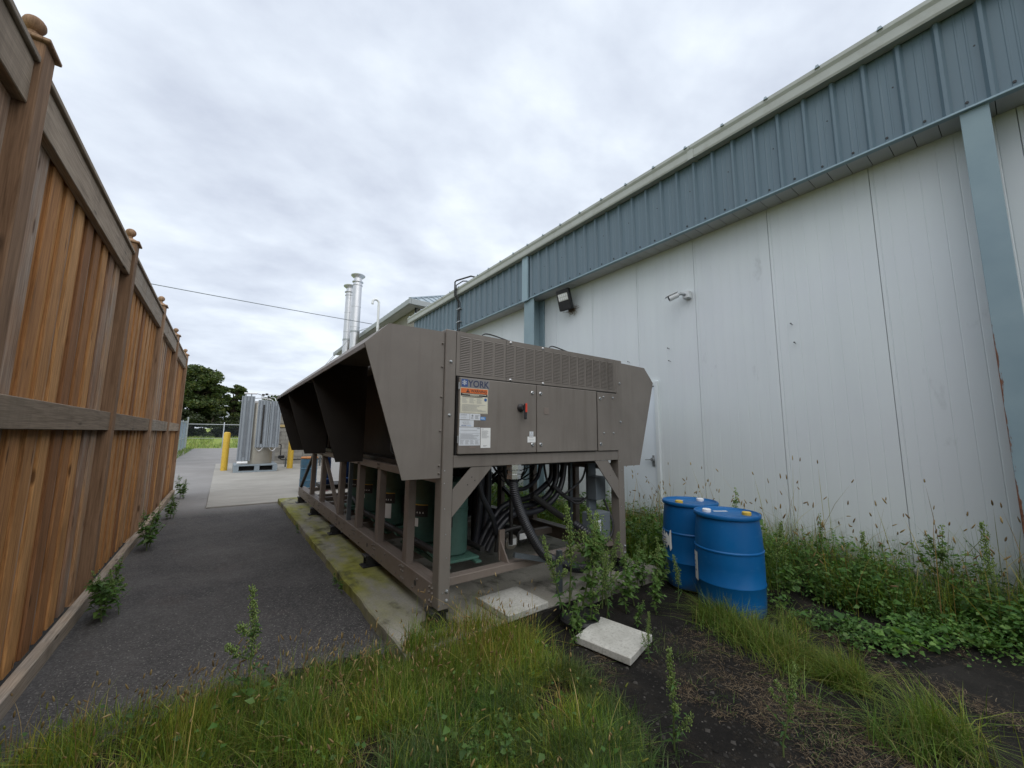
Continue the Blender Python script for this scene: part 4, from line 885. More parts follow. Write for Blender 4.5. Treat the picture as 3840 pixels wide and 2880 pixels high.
for x, y in ((2.12, 5.9), (2.12, 7.2)): ch(MB().box(x, x+0.5, y, y+0.35, 0.40, 1.05, 0, 0.02), 'starter_box', 'black_rubber')
ch(MB().tube(bez([(2.02, 3.32, 1.27), (2.08, 3.3, 1.0), (2.2, 3.3, 0.8), (2.3, 3.35, 0.6), (2.42, 3.4, 0.5)], 6), 0.026, 10), 'cable_hose', 'hose_black', smooth=60)
ch(MB().tube(bez([(2.45, 3.45, 1.27), (2.5, 3.45, 1.08), (2.7, 3.45, 1.0), (2.95, 3.5, 1.1), (3.0, 3.5, 1.27)], 6), 0.022, 10), 'cable_hose', 'hose_black', smooth=60)
# corrugated main conduit
ft = MB().lathe([(0.075, 1.318), (0.075, 1.275), (0.062, 1.268), (0.062, 1.235), (0.07, 1.23), (0.07, 1.19), (0.055, 1.185)], (2.20, 2.955, 0), 8)
ch(ft, 'conduit_fitting', 'chrome')
path = bez([(2.20, 2.955, 1.20), (2.215, 2.95, 1.06), (2.26, 2.94, 0.92), (2.325, 2.93, 0.78), (2.42, 2.92, 0.62), (2.53, 2.91, 0.48), (2.68, 2.90, 0.39), (2.88, 2.88, 0.30), (3.06, 2.86, 0.28), (3.18, 2.87, 0.38), (3.22, 2.93, 0.52), (3.2, 3.15, 0.62)], 44)
rs_ = [0.042+0.0045*math.sin(i*1.25) for i in range(len(path))]
cdt = MB().tube(path, rs_, 14); ch(cdt, 'flexible_conduit', 'hose_black', smooth=80)
ch(MB().tube([(3.28, 3.33, 0.62), (3.15, 3.35, 0.69), (2.77, 3.37, 0.94)], 0.035, 10), 'diagonal_pipe', 'dark_steel', smooth=50)
# filter driers with white labels
for x, y, z in ((2.52, 3.40, 0.48), (2.78, 3.55, 0.47)):
    c = ch(MB().lathe([(0.0, -0.01), (0.06, -0.008), (0.075, 0.0), (0.075, 0.3), (0.05, 0.32)], (x, y, z), 20, axis='y'), 'filter_drier', 'tank_steel' if x < 2.6 else 'dark_steel', smooth=40)
    MB().box(x-0.05, x+0.05, y-0.013, y-0.0105, z-0.03, z+0.035).build('drier_label', 'white_print', c)
ch(MB().box(2.17, 2.23, 3.12, 3.14, 0.427, 0.70), 'pipe_bracket', 'taupe_frame')
ch(MB().prism([(2.18, 3.10, 0.427), (2.20, 3.02, 0.427), (2.18, 3.118, 0.60)], (0.012, 0, 0)), 'bracket_web', 'taupe_frame')
ch(MB().tube(bez([(2.25, 3.3, 0.45), (2.3, 3.28, 0.62), (2.55, 3.25, 0.66), (2.72, 3.3, 0.60), (2.72, 3.32, 0.45)], 6), 0.02, 8), 'liquid_line', 'dark_steel', smooth=50)
ch(MB().tube([(2.48, 3.36, 0.47), (2.48, 3.36, 0.95)], 0.02, 8), 'liquid_line', 'dark_steel', smooth=50)

# strut stand in front of the unit and the electrical boxes on the right
sts = thing('strut_stand', 'grey slotted strut stand carrying the flexible conduit before the chiller', 'strut', (2.7, 2.85, 0.1))
MB().box(2.655, 2.70, 2.83, 2.87, 0.10, 0.50).build('upright', 'strut_grey', sts)
MB().bar((2.24, 2.985, 0.50), (2.92, 2.845, 0.325), 0.04, 0.04).build('arm', 'strut_grey', sts)
eb = thing('electrical_stand', 'steel post with two grey electrical boxes inside the chiller right corner', 'electrical box', (3.58, 3.2, 0.38))
MB().box(3.50, 3.63, 3.22, 3.26, 0.376, 1.26).build('backing_post', 'grey_box', eb)
MB().box(3.475, 3.64, 3.08, 3.215, 0.86, 1.12, 0, 0.006).build('upper_box', 'grey_box', eb)
lb = MB().box(3.36, 3.64, 3.02, 3.2, 0.44, 0.73, 0, 0.008).build('lower_box', 'grey_box', eb)
MB().box(3.40, 3.47, 3.017, 3.0195, 0.54, 0.66).build('box_label', 'cool_print', lb)
MB().tube(bez([(3.60, 3.10, 0.90), (3.63, 3.06, 0.78), (3.645, 2.995, 0.62), (3.62, 2.99, 0.50), (3.55, 3.0, 0.42)], 5), 0.012, 8).build('box_cable', 'wire_black', eb, smooth=60)
MB().box(3.46, 3.50, 3.48, 3.52, 0.376, 1.26).build('strut_post', 'strut_grey', eb)

# ------------------------------------------------------------------ drums
def drum(name, loc, label, rot=0, torn=False, mat='drum_plastic', flip=False):
    x, y, z = loc; d = thing(name, label, 'drum', loc, 'blue plastic drums')
    pr_ = [(0.262, 0.0), (0.275, 0.01), (0.282, 0.04), (0.286, 0.12), (0.289, 0.255), (0.294, 0.262), (0.294, 0.272), (0.289, 0.28), (0.291, 0.42), (0.290, 0.545), (0.296, 0.552), (0.296, 0.562), (0.289, 0.57), (0.283, 0.70), (0.272, 0.80), (0.268, 0.835), (0.285, 0.845), (0.289, 0.855), (0.289, 0.872), (0.284, 0.880), (0.272, 0.880), (0.266, 0.868), (0.255, 0.862), (0.0, 0.862)]
    b = MB().lathe(pr_, loc, 56).build('drum_body', mat, d, smooth=35)
    cs_ = [(0.17, 'pvc_white'), (-0.17, 'bung_yellow')] if not flip else [(0.17, 'bung_yellow'), (-0.17, 'pvc_white')]
    a = R(rot)
    for s_, mm in cs_: MB().lathe([(0.040, 0.862), (0.040, 0.886), (0.034, 0.892), (0.0, 0.892)], (x+s_*math.cos(a), y+s_*math.sin(a), z), 18).build('bung', mm, d, smooth=40)
    q = MB(); ca, sa = math.cos(a+0.5), math.sin(a+0.5)
    q.add([(x+u*ca-v*sa, y+u*sa+v*ca, z+0.8635) for u, v in ((-0.07, 0.08), (0.07, 0.08), (0.07, 0.12), (-0.07, 0.12))], [(0, 1, 2, 3)]); q.build('lid_label', 'cool_print', d, fixn=False)
    return d
def drumlabel(d, loc, a0, a1, zt, zb, ragged):
    x, y, z = loc; mb = MB(); n = 14; vs = []
    for k in range(n+1):
        a = R(a0+(a1-a0)*k/n); rt = random.uniform(-0.05, 0.03) if ragged else 0; rb = random.uniform(-0.02, 0.07) if ragged else 0
        for zz_ in (zb+rb, (zt+zb)/2, zt+rt):
            r = 0.2955+(random.uniform(0, 0.012) if ragged else 0); vs.append((x+r*math.cos(a), y+r*math.sin(a), z+zz_))
    mb.add(vs, [(3*k+j, 3*k+3+j, 3*k+4+j, 3*k+1+j) for k in range(n) for j in (0, 1)])
    o = mb.build('torn_label' if ragged else 'side_label', 'white_print', d, fixn=False)
    mb = MB()
    for (u0, u1, zz_) in ((0.2, 0.5, 0.8), (0.3, 0.7, 0.6), (0.25, 0.6, 0.45), (0.4, 0.75, 0.3)):
        for k in range(6):
            aa, ab = R(a0+(a1-a0)*(u0+(u1-u0)*k/6)), R(a0+(a1-a0)*(u0+(u1-u0)*(k+0.8)/6)); h = zb+(zt-zb)*zz_; r = 0.3085 if ragged else 0.2968
            mb.add([(x+r*math.cos(aa), y+r*math.sin(aa), z+h), (x+r*math.cos(ab), y+r*math.sin(ab), z+h), (x+r*math.cos(ab), y+r*math.sin(ab), z+h+0.012), (x+r*math.cos(aa), y+r*math.sin(aa), z+h+0.012)], [(0, 1, 2, 3)])
    mb.build('label_print', 'ink_blue', o, fixn=False, kind='stuff')
L1 = (3.98, 1.89, -0.005); d1 = drum('plastic_drum', L1, 'front of two blue plastic drums, nearer the camera beside the grass strip', -62, flip=True)
drumlabel(d1, L1, 118, 142, 0.50, 0.24, False)
L2 = (4.27, 2.42, 0.0); d2 = drum('plastic_drum', L2, 'rear of two blue plastic drums, with a torn white label', -10, flip=False)
drumlabel(d2, L2, 126, 168, 0.56, 0.38, True)

# ------------------------------------------------------------------ pavers
def paver(cx, cy, cz, rz, rx, label, ry=0):
    mb = MB().box(-0.222, 0.222, -0.222, 0.222, -0.027, 0.027, 0, 0.005)
    o = mb.build('paving_slab', 'paver', None, (0, 0, 0)); o.location = (cx, cy, cz); o.rotation_euler = (rx, ry, rz); tag(o, label, 'paver', 'square pavers')
paver(2.17, 2.905, 0.130, R(2), R(0), 'pale square paver lying level on the slab edge before the chiller')
paver(2.60, 2.15, 0.014, R(15), R(1.5), 'pale square paver tilted on the soil among the weeds', R(1))
mb = MB(); mb.box(1.85, 2.75, 2.685, 2.708, -0.06, 0.092, 0, 0.006); tag(mb.build('fabric_flap', 'fabric'), 'black landscape fabric turned up against the slab front edge', None, kind='structure')
o = MB().lathe([(0.0, -0.03), (0.17, -0.03), (0.18, 0.03), (0.165, 0.05), (0.0, 0.05)], (2.62, 2.53, 0.0), 22).build('black_lid', 'black_rubber', smooth=40); tag(o, 'round black plastic lid half hidden under the weeds by the slab', 'lid')

# ------------------------------------------------------------------ far end of the yard
def bollard(x, y, label, h=1.52):
    b = thing('bollard', label, 'bollard', (x, y, 0.03), 'yellow bollards')
    MB().lathe([(0.115, 0.03), (0.115, h), (0.10, h+0.03), (0.06, h+0.05), (0, h+0.055)], (x, y, 0), 24).build('post', 'bollard_yellow', b, smooth=40)
bollard(0.15, 19.75, 'yellow bollard standing left of the grey gas tank')
bollard(2.46, 19.6, 'yellow bollard by the block wall, right of the grey gas tank')
tk = thing('gas_tank', 'stainless gas tank with grey finned vaporiser panels on a steel pallet', 'tank', (1.15, 19.2, 0.035))
mb = MB(); px0, px1, py0, py1 = 0.43, 1.86, 18.45, 19.75
mb.box(px0, px1, py0, py1, 0.27, 0.33, 0, 0.005); mb.box(px0, px1, py0, py0+0.05, 0.036, 0.09)
for a in (0.0, 0.47, 0.90): 
    mb.box(px0+(px1-px0)*a if a else px0, px0+(px1-px0)*a+0.17, py0+0.001, py1, 0.09, 0.268)
mb.box(px0+0.05, px1-0.05, py0+0.3, py0+0.34, 0.09, 0.268, 1)
mb.build('pallet', ['pallet_grey', 'coil_black'], tk)
vz = MB().lathe([(0.52, 0.335), (0.52, 2.62), (0.48, 2.75), (0.3, 2.84), (0, 2.87)], (1.2, 19.12, 0), 40); vz.build('vessel', 'tank_steel', tk, smooth=35)
def finpanel(x0, x1, z0, z1, y, rot=0):
    mb = MB(); n = 4; w = (x1-x0)
    prof = []
    for k in range(n):
        u = x0+w*k/n; prof += [(u, y), (u+w/n*0.30, y), (u+w/n*0.36, y+0.03), (u+w/n*0.62, y+0.03), (u+w/n*0.68, y)]
    prof += [(x1, y), (x1, y+0.09), (x0, y+0.09)]
    mb.prism([(a, b, z0) for a, b in prof], (0, 0, z1-z0))
    p = mb.build('fin_panel', 'alu_fin', tk)
    xm = (x0+x1)/2; MB().box(xm-0.035, xm+0.03, y-0.004, y+0.028, z0+0.14, z1-0.18).build('slot', 'dark_steel' if abs(x0-1.05) < 0.01 else 'alu_slot', p)
finpanel(0.50, 0.93, 0.47, 3.0, 18.55); finpanel(1.05, 1.46, 0.98, 2.86, 18.5); finpanel(1.48, 1.86, 0.98, 2.84, 18.5)
for x in (1.2, 1.66):
    MB().tube([(x-0.12+0.24*k/12, 18.52, 0.97-0.13*math.sin(math.pi*k/12)) for k in range(13)], 0.016, 8).build('pipe_loop', 'stainless', tk, smooth=60)
MB().tube([(0.52, 18.5, 0.40), (0.86, 18.5, 0.40)], 0.05, 14).build('manifold', 'pvc_white', tk, smooth=40)
MB().tube([(0.56, 18.6, 3.10), (0.98, 18.6, 3.12)], 0.035, 12).build('top_manifold', 'stainless', tk, smooth=40)
for x in (0.62, 0.80): MB().tube([(x, 18.6, 3.0), (x, 18.6, 3.1)], 0.02, 8).build('riser', 'alu_fin', tk)
for pts in ([(0.95, 18.6, 3.12), (1.15, 18.8, 3.08), (1.3, 18.9, 2.95), (1.3, 19.0, 2.85)], [(0.9, 18.6, 2.92), (1.2, 18.8, 2.96), (1.5, 18.7, 2.9), (1.55, 18.6, 2.84)], [(1.2, 19.1, 2.86), (1.2, 19.1, 3.12), (1.45, 19.1, 3.14), (1.85, 19.1, 3.13), (1.9, 19.1, 2.9)], [(1.3, 19.0, 2.86), (1.5, 18.9, 3.0), (1.62, 18.75, 2.98), (1.66, 18.6, 2.84)]):
    MB().tube(bez(pts, 5), 0.014, 7).build('top_pipe', 'stainless', tk, smooth=60)
for x, z in ((1.22, 3.1), (1.42, 3.0), (1.34, 3.13)): MB().box(x-0.05, x+0.05, 18.95, 19.0, z-0.03, z+0.05, 0, 0.01).build('valve', 'dark_steel', tk)
# block building behind the tank
cb_ = thing('block_building', 'low concrete block building behind the gas tank', 'building', (3.9, 22.5, 0))
BX0, BX1, BY = 2.12, 5.72, 22.3
MB().box(BX0, BX1, BY+0.02, 27.5, -0.1, 2.75).build('wall_core', 'mortar', cb_)
blk = mk(MB().box(0.005, 0.395, 0, 0.05, 0.005, 0.195, 0, 0.006), 'block', 'block')
for r_ in range(14):
    x = BX0-(0.2 if r_ % 2 else 0)
    while x+0.4 <= BX1+0.25:
        if x >= BX0-0.01 and not (r_ == 9): share(blk, 'block', cb_, (x, BY, r_*0.2))
        x += 0.4
MB().box(BX0-0.05, BX1+0.02, BY-0.06, BY+0.1, 1.83, 1.95, 0, 0.01).build('coping', 'coping_tan', cb_)
MB().box(BX0-0.04, BX1+0.02, BY-0.03, 27.55, 2.802, 2.88).build('roof_slab', 'pad_concrete', cb_)
# pipework beside the block wall
pw = thing('pipe_run', 'low black pipe run on short posts before the block wall', 'pipe', (2.6, 20.5, 0.03))
MB().tube(bez([(2.0, 20.4, 1.05), (2.14, 20.4, 1.03), (2.16, 20.4, 0.9), (2.16, 20.4, 0.5), (2.2, 20.4, 0.38), (2.6, 20.4, 0.36), (4.6, 20.4, 0.36)], 5), 0.022, 8).build('pipe', 'dark_steel', pw, smooth=60)
for x in (2.38, 3.02, 3.8): MB().box(x-0.03, x+0.03, 20.37, 20.43, 0.036, 0.46).build('pipe_post', 'strut_grey', pw)
MB().box(2.07, 2.32, 20.33, 20.47, 0.42, 0.56, 0, 0.02).build('valve_box', 'black_rubber', pw)
tag(MB().box(2.14, 2.22, 22.2, 22.24, 1.28, 1.66, 0, 0.004).build('wall_sign', 'ink_blue'), 'small dark blue sign fixed to the block wall', 'sign')
# blue steel drum with rusty lid and the pump gear behind the chiller
od = thing('steel_drum', 'weathered blue steel drum with rusty orange lid behind the chiller', 'drum', (1.93, 11.75, 0.035))
MB().lathe([(0.19, 0.036), (0.20, 0.05), (0.20, 0.33), (0.212, 0.345), (0.20, 0.36), (0.20, 0.63), (0.212, 0.645), (0.20, 0.66)]+[(0.20+(0.004 if k % 2 else 0), 0.68+0.03*k) for k in range(7)]+[(0.20, 0.9)], (1.93, 11.75, 0), 36).build('drum_body', 'old_drum_blue', od, smooth=30)
MB().lathe([(0.208, 0.9), (0.212, 0.93), (0.19, 0.945), (0, 0.945)], (1.93, 11.75, 0), 36).build('lid', 'rust_orange', od, smooth=40)
pu = thing('pump_set', 'dark blue pump set with grey motor on a steel base behind the chiller', 'pump', (2.6, 9.6, 0.1))
MB().box(1.75, 3.3, 9.05, 9.7, 0.42, 0.5, 0, 0.005).build('base_frame', 'dark_steel', pu)
for x in (1.9, 2.3, 2.7):
    MB().tube([(x, 9.3, 0.5), (x, 9.3, 0.95), (x+0.02, 9.3, 1.15)], [0.06, 0.06, 0.03], 14).build('pump_column', 'pump_blue', pu, smooth=40)
    MB().lathe([(0.09, 0.5), (0.1, 0.54), (0.09, 0.6), (0.06, 0.62)], (x, 9.3, 0), 18).build('pump_flange', 'pump_blue', pu, smooth=40)
MB().lathe([(0, 9.0), (0.12, 9.02), (0.15, 9.1), (0.15, 9.4), (0.08, 9.46)], (2.55, 0, 0.68), 20, axis='y').build('motor', 'tank_steel', pu, smooth=40)
MB().tube(bez([(2.5, 9.5, 0.7), (2.75, 9.5, 0.85), (3.0, 9.45, 1.1), (3.05, 9.4, 1.3)], 5), 0.07, 12).build('pump_pipe', 'dark_steel', pu, smooth=40)
to = thing('white_tote', 'white plastic tank with a red lid behind the chiller frame', 'tank', (3.0, 12.2, 0.035))
MB().box(2.45, 3.6, 11.7, 12.7, 0.036, 1.22, 0, 0.06).build('tank_body', 'pvc_white', to, smooth=30)
MB().box(2.5, 3.3, 11.75, 12.4, 1.222, 1.34, 0, 0.04).build('lid', 'red_plastic', to)
tag(MB().box(2.32, 2.42, 11.5, 11.9, 0.9, 1.3, 0, 0.03).build('pink_jug', 'pink_plastic') , 'small pink plastic jug beside the white tank', 'jug')
bpy.data.objects['pink_jug'].location.z = 0.035+0.2

# beige building, far right
bb = thing('beige_building', 'two-storey beige metal building with hipped roof beyond the white one', 'building', (9, 22, 0))
EX, EY0, EY1, EZ = 5.80, 15.15, 29.2, 7.2
WX, WY0, WY1 = 6.35, 15.7, 28.7
def ribwall(p0, p1, z0, z1, name, nrm):
    L = math.dist(p0, p1); n = int(L/0.19); ux, uy = (p1[0]-p0[0])/L, (p1[1]-p0[1])/L; pr = []
    for k in range(n):
        s_ = L*k/n; w = L/n
        for a, b in ((0, 0), (0.55, 0), (0.65, 0.025), (0.9, 0.025)): pr.append((p0[0]+ux*(s_+a*w)+nrm[0]*b, p0[1]+uy*(s_+a*w)+nrm[1]*b, z0))
    pr.append((*p1, z0)); MB().strip(pr, (0, 0, z1-z0)).build(name, 'beige_siding', bb)
ribwall((WX, WY0), (WX, WY1), 0, 7.0, 'side_wall', (-1, 0)); ribwall((WX, WY0), (16, WY0), 0, 7.0, 'front_wall', (0, -1))
MB().box(WX+0.05, 16, WY0+0.05, WY1, -0.1, 6.95).build('wall_core', 'beige_siding', bb)
so_me = mk(MB().box(EX+0.1, WX-0.03, 0.004, 0.296, 7.0, 7.012), 'soffit_board', 'soffit_white')
y = EY0+0.1
while y < EY1-0.2: share(so_me, 'soffit_board', bb, (0, y, 0)); y += 0.3
MB().box(WX-0.02, 16, EY0+0.1, WY0-0.03, 7.0, 7.012).build('front_soffit', 'soffit_white', bb)
MB().box(EX, EX+0.098, EY0, EY1, 6.96, 7.2, 0, 0.015).build('side_gutter', 'grey_gutter', bb)
MB().box(EX+0.1, 16, EY0, EY0+0.098, 6.96, 7.2, 0, 0.015).build('front_gutter', 'grey_gutter', bb)
rx, ry0, ry1, rz = 11.0, 20.3, 24.0, 10.0
MB().add([(EX+0.05, EY0+0.05, 7.19), (16.2, EY0+0.05, 7.19), (16.2, EY1, 7.19), (EX+0.05, EY1, 7.19), (rx, ry0, rz), (rx, ry1, rz)], [(0, 1, 4), (1, 2, 5, 4), (2, 3, 5), (3, 0, 4, 5), (3, 2, 1, 0)]).build('roof', 'roof_metal', bb)
rb = MB()
for k in range(1, 24):
    x = EX+0.05+(16.2-EX-0.05)*k/24; tt = min(1, (x-EX)/(rx-EX)) if x < rx else min(1, (16.2-x)/(16.2-rx)); rb.bar((x, EY0+0.05, 7.215), (x, EY0+0.05+(ry0-EY0)*tt, 7.215+(rz-7.2)*tt), 0.05, 0.05)
for k in range(1, 30):
    y = EY0+0.05+(EY1-EY0)*k/30; tt = 1.0 if ry0 < y < ry1 else ((y-EY0)/(ry0-EY0) if y < ry0 else (EY1-y)/(EY1-ry1)); rb.bar((EX+0.05, y, 7.215), (EX+0.05+(rx-EX)*tt, y, 7.215+(rz-7.2)*tt), 0.05, 0.05)
rb.bar((EX+0.05, EY0+0.05, 7.22), (rx, ry0, rz+0.03), 0.12, 0.06); rb.build('roof_ribs', 'roof_metal', bb, kind='stuff')
MB().box(WX-0.09, WX-0.03, WY0-0.09, WY0-0.03, 0, 7.0).build('downspout', 'ink_black', bb)
wb = MB().box(WX-0.05, WX-0.03, 19.0, 20.2, 4.2, 5.5).build('window', 'pvc_white', bb); MB().box(WX-0.06, WX-0.051, 19.08, 20.12, 4.28, 5.42).build('pane', 'grey_box', wb)

# flue stacks
def stack(x, y, zt, label, r=0.232):
    s_ = thing('flue_stack', label, 'chimney', (x, y, 2.88), 'stainless flue stacks')
    pr_ = [(r, 2.88)]; z = 3.9
    while z < zt-0.9: pr_ += [(r, z), (r+0.012, z+0.01), (r+0.012, z+0.04), (r, z+0.05)]; z += 1.15
    pr_ += [(r, zt-0.62)]
    MB().lathe(pr_, (x, y, 0), 28).build('pipe', 'stainless', s_, smooth=30)
    MB().lathe([(r, zt-0.62), (r+0.03, zt-0.60), (r+0.03, zt-0.55), (r, zt-0.53), (r, zt-0.45), (r+0.06, zt-0.40), (r+0.06, zt-0.36), (r-0.02, zt-0.34), (r-0.02, zt-0.18)], (x, y, 0), 28).build('collar', 'stainless', s_, smooth=25)
    MB().lathe([(r-0.02, zt-0.18), (r+0.14, zt-0.04), (r+0.15, zt), (r+0.10, zt+0.0), (0.0, zt-0.06)], (x, y, 0), 28).build('rain_cap', 'stainless', s_, smooth=25)
    MB().lathe([(r+0.005, zt-3.3), (r+0.02, zt-3.29), (r+0.02, zt-3.2), (r+0.005, zt-3.19)], (x, y, 0), 28).build('guy_band', 'galv', s_)
    for (ex, ey, ez) in ((x-2.6, y+1.5, 2.9), (x+1.9, y+2.2, 8.2), (x+1.5, y-2.4, 7.6)):
        MB().tube([(x, y, zt-3.25), (ex, ey, ez)], 0.013, 5).build('guy_wire', 'galv', s_)
stack(5.40, 22.0, 10.35, 'right-hand, taller of two shiny stainless flue stacks')
stack(5.35, 23.4, 10.15, 'left-hand, slightly lower of two shiny stainless flue stacks')
vp = thing('vent_pipe', 'thin white gooseneck vent pipe right of the flue stacks', 'pipe', (5.27, 17.5, 0.03))
MB().tube([(5.27, 17.5, 0.036), (5.27, 17.5, 7.5)]+[(5.13+0.14*math.cos(a), 17.5, 7.5+0.14*math.sin(a)) for a in np.linspace(0.2, math.pi*1.05, 9)]+[(4.985, 17.5, 7.40)], 0.055, 12).build('pipe', 'pvc_white', vp, smooth=60)
MB().lathe([(0.064, 6.3), (0.064, 6.42)], (5.27, 17.5, 0), 14).build('coupling', 'pvc_white', vp)
# overhead cable to the eave
pts = []
for k in range(41):
    u = k/40; pts.append((5.8+(-32-5.8)*u, 20.25-1.2*u, 7.23+1.35*u-1.6*u*(1-u)))
tag(MB().tube(pts, 0.015, 6).build('overhead_cable', 'strut_grey', smooth=60), 'thin overhead cable crossing the sky to the beige building eave', 'cable')

# ------------------------------------------------------------------ far fence
cf = thing('chain_link_fence', 'galvanised chain-link fence between the lane end and the field', 'fence', (2, 47.3, 0))
xsf = np.arange(-2.7, 14, 2.75)
for x in xsf: MB().tube([(x, 47.3, -0.1), (x, 47.3, 2.45), (x, 47.3, 2.48)], [0.045, 0.045, 0.02], 8).build('fence_post', 'galv', cf, smooth=40)
MB().tube([(-2.7, 47.3, 2.25), (14, 47.3, 2.25)], 0.032, 8).build('top_rail', 'galv', cf, smooth=40)
MB().tube([(-2.7, 47.3, 0.93), (14, 47.3, 0.93)], 0.018, 6).build('middle_wire', 'galv', cf, smooth=40)
MB().add([(-2.7, 47.33, 0.02), (14, 47.33, 0.02), (14, 47.33, 2.25), (-2.7, 47.33, 2.25)], [(0, 1, 2, 3)]).build('wire_mesh', 'chain_link', cf)
sf = thing('slatted_fence', 'pale blue privacy-slat fence running along the lane beyond the wooden fence', 'fence', (-2.75, 40, 0))
sl_me = mk(MB().box(-0.012, 0.012, 0.02, 0.48, 0.08, 2.42, 0, 0.006), 'slat', 'slat_blue')
y = 24.0; k = 0
while y < 47.0:
    share(sl_me, 'slat', sf, (-2.76+(0.035 if k % 2 else 0), y, 0)); y += 0.5; k += 1
for y in np.arange(24, 47.5, 3.0): MB().tube([(-2.70, y, -0.1), (-2.70, y, 2.5)], 0.04, 8).build('fence_post', 'galv', sf)
for z in (0.95, 2.35): MB().tube([(-2.69, 24, z), (-2.69, 47.2, z)], 0.025, 6).build('rail', 'galv', sf)
MB().tube([(-2.70, 47.25, -0.1), (-2.70, 47.25, 2.9)], 0.06, 8).build('corner_post', 'galv', sf)

# ------------------------------------------------------------------ trees
def tree(name, label, x, y, h, cr_, trunk_r, z0, nleaf, leaf, cols, low=0.18, seed=1, group=None, squash=1.0):
    rg = np.random.default_rng(seed); rnd = random.Random(seed)
    t_ = thing(name, label, 'tree' if h > 5 else 'shrub', (x, y, z0), group)
    mb = MB(); mb.tube([(x, y, z0-0.2), (x+0.05, y, z0+h*0.2), (x-0.05, y+0.05, z0+h*0.45), (x, y, z0+h*0.75)], [trunk_r*1.3, trunk_r, trunk_r*0.7, trunk_r*0.25], 9)
    cl = []
    n = int(120*squash) if h > 5 else 22
    for k in range(n):
        u = rnd.random(); zc = z0+h*(low+(0.93-low)*u); prof = math.sqrt(max(0.05, 1-((u-0.38)/0.66)**2)); a = rnd.uniform(0, 2*math.pi); rr_ = cr_*prof*math.sqrt(rnd.uniform(0.15, 1))*0.85
        c = (x+rr_*math.cos(a), y+rr_*math.sin(a), zc); cl.append((c, cr_*rnd.uniform(0.13, 0.27)))
        mb.tube([(x, y, z0+h*(0.12+0.5*u)), ((x+c[0])/2, (y+c[1])/2, z0+h*(0.12+0.5*u)*0.4+zc*0.6-0.0), c], [trunk_r*0.35, trunk_r*0.2, 0.02], 5)
    mb.build('trunk', 'bark', t_, smooth=50)
    w = np.array([r**2 for _, r in cl]); w /= w.sum(); idx = rg.choice(len(cl), nleaf, p=w)
    C = np.array([c for c, _ in cl])[idx]; Rr = np.array([r for _, r in cl])[idx]
    d = rg.normal(size=(nleaf, 3)); d /= np.linalg.norm(d, axis=1)[:, None]
    P = C+d*(Rr*rg.uniform(0.25, 1.15, nleaf)**0.6)[:, None]*np.array([1.15, 1.15, 0.62]); P[:, 2] = np.maximum(P[:, 2], z0+0.1)
    u_ = rg.normal(size=(nleaf, 3)); u_[:, 2] *= 0.5; u_ /= np.linalg.norm(u_, axis=1)[:, None]
    v_ = np.cross(u_, rg.normal(size=(nleaf, 3))); v_ /= np.linalg.norm(v_, axis=1)[:, None]
    s_ = (leaf*rg.uniform(0.6, 1.3, nleaf))[:, None]
    V = np.stack([P-u_*s_, P+v_*s_*0.6, P+u_*s_, P-v_*s_*0.6], 1).reshape(-1, 3); Fc = np.arange(nleaf*4).reshape(-1, 4)
    cc = np.array(cols)[rg.integers(0, len(cols), nleaf)]*rg.uniform(0.75, 1.2, (nleaf, 1)); tint = np.repeat(cc, 4, 0)
    org = np.array((x, y, z0)); put('crown', fast_mesh('crown', V-org, Fc, tint, 'tree_leaf'), t_, tuple(org))
DK = [(0.055, 0.085, 0.024), (0.07, 0.105, 0.03), (0.042, 0.066, 0.02), (0.10, 0.115, 0.03)]
tree('maple_tree', 'large dark green spreading tree beyond the chain-link fence', -4.1, 80, 11.5, 4.7, 0.35, 0.7, 34000, 0.20, DK, 0.16, 4)
tree('slender_tree', 'narrower dark tree right of the large spreading tree', 1.25, 84, 9.6, 2.1, 0.22, 0.8, 11000, 0.20, DK, 0.12, 9, squash=0.8)
tree('broad_tree', 'dark tree mass mostly hidden behind the grey gas tank', 8.5, 90, 8.0, 4.5, 0.3, 0.8, 12000, 0.26, DK, 0.12, 12)
SH = [(0.03, 0.045, 0.016), (0.045, 0.06, 0.02), (0.026, 0.038, 0.016), (0.04, 0.045, 0.022)]
for k, (x, w, lab) in enumerate(((-9, 3.4, 'leftmost rounded shrub in the hedge row under the large tree'), (-5, 3.4, 'second rounded shrub in the hedge row under the large tree'), (-1.5, 3.2, 'rounded shrub in the hedge row below the right side of the large tree'), (2, 3.2, 'rounded shrub in the hedge row below the narrow tree'), (6, 3.6, 'rounded shrub in the hedge row right of the narrow tree'), (11, 3.6, 'rightmost shrub of the hedge row behind the gas tank'))):
    tree('hedge_shrub', lab, x, 76+0.6*math.sin(k*2.3), 3.9+0.4*math.cos(k), w, 0.08, 0.65, 4200, 0.19, SH, 0.05, 30+k, 'shrubs at the field edge')

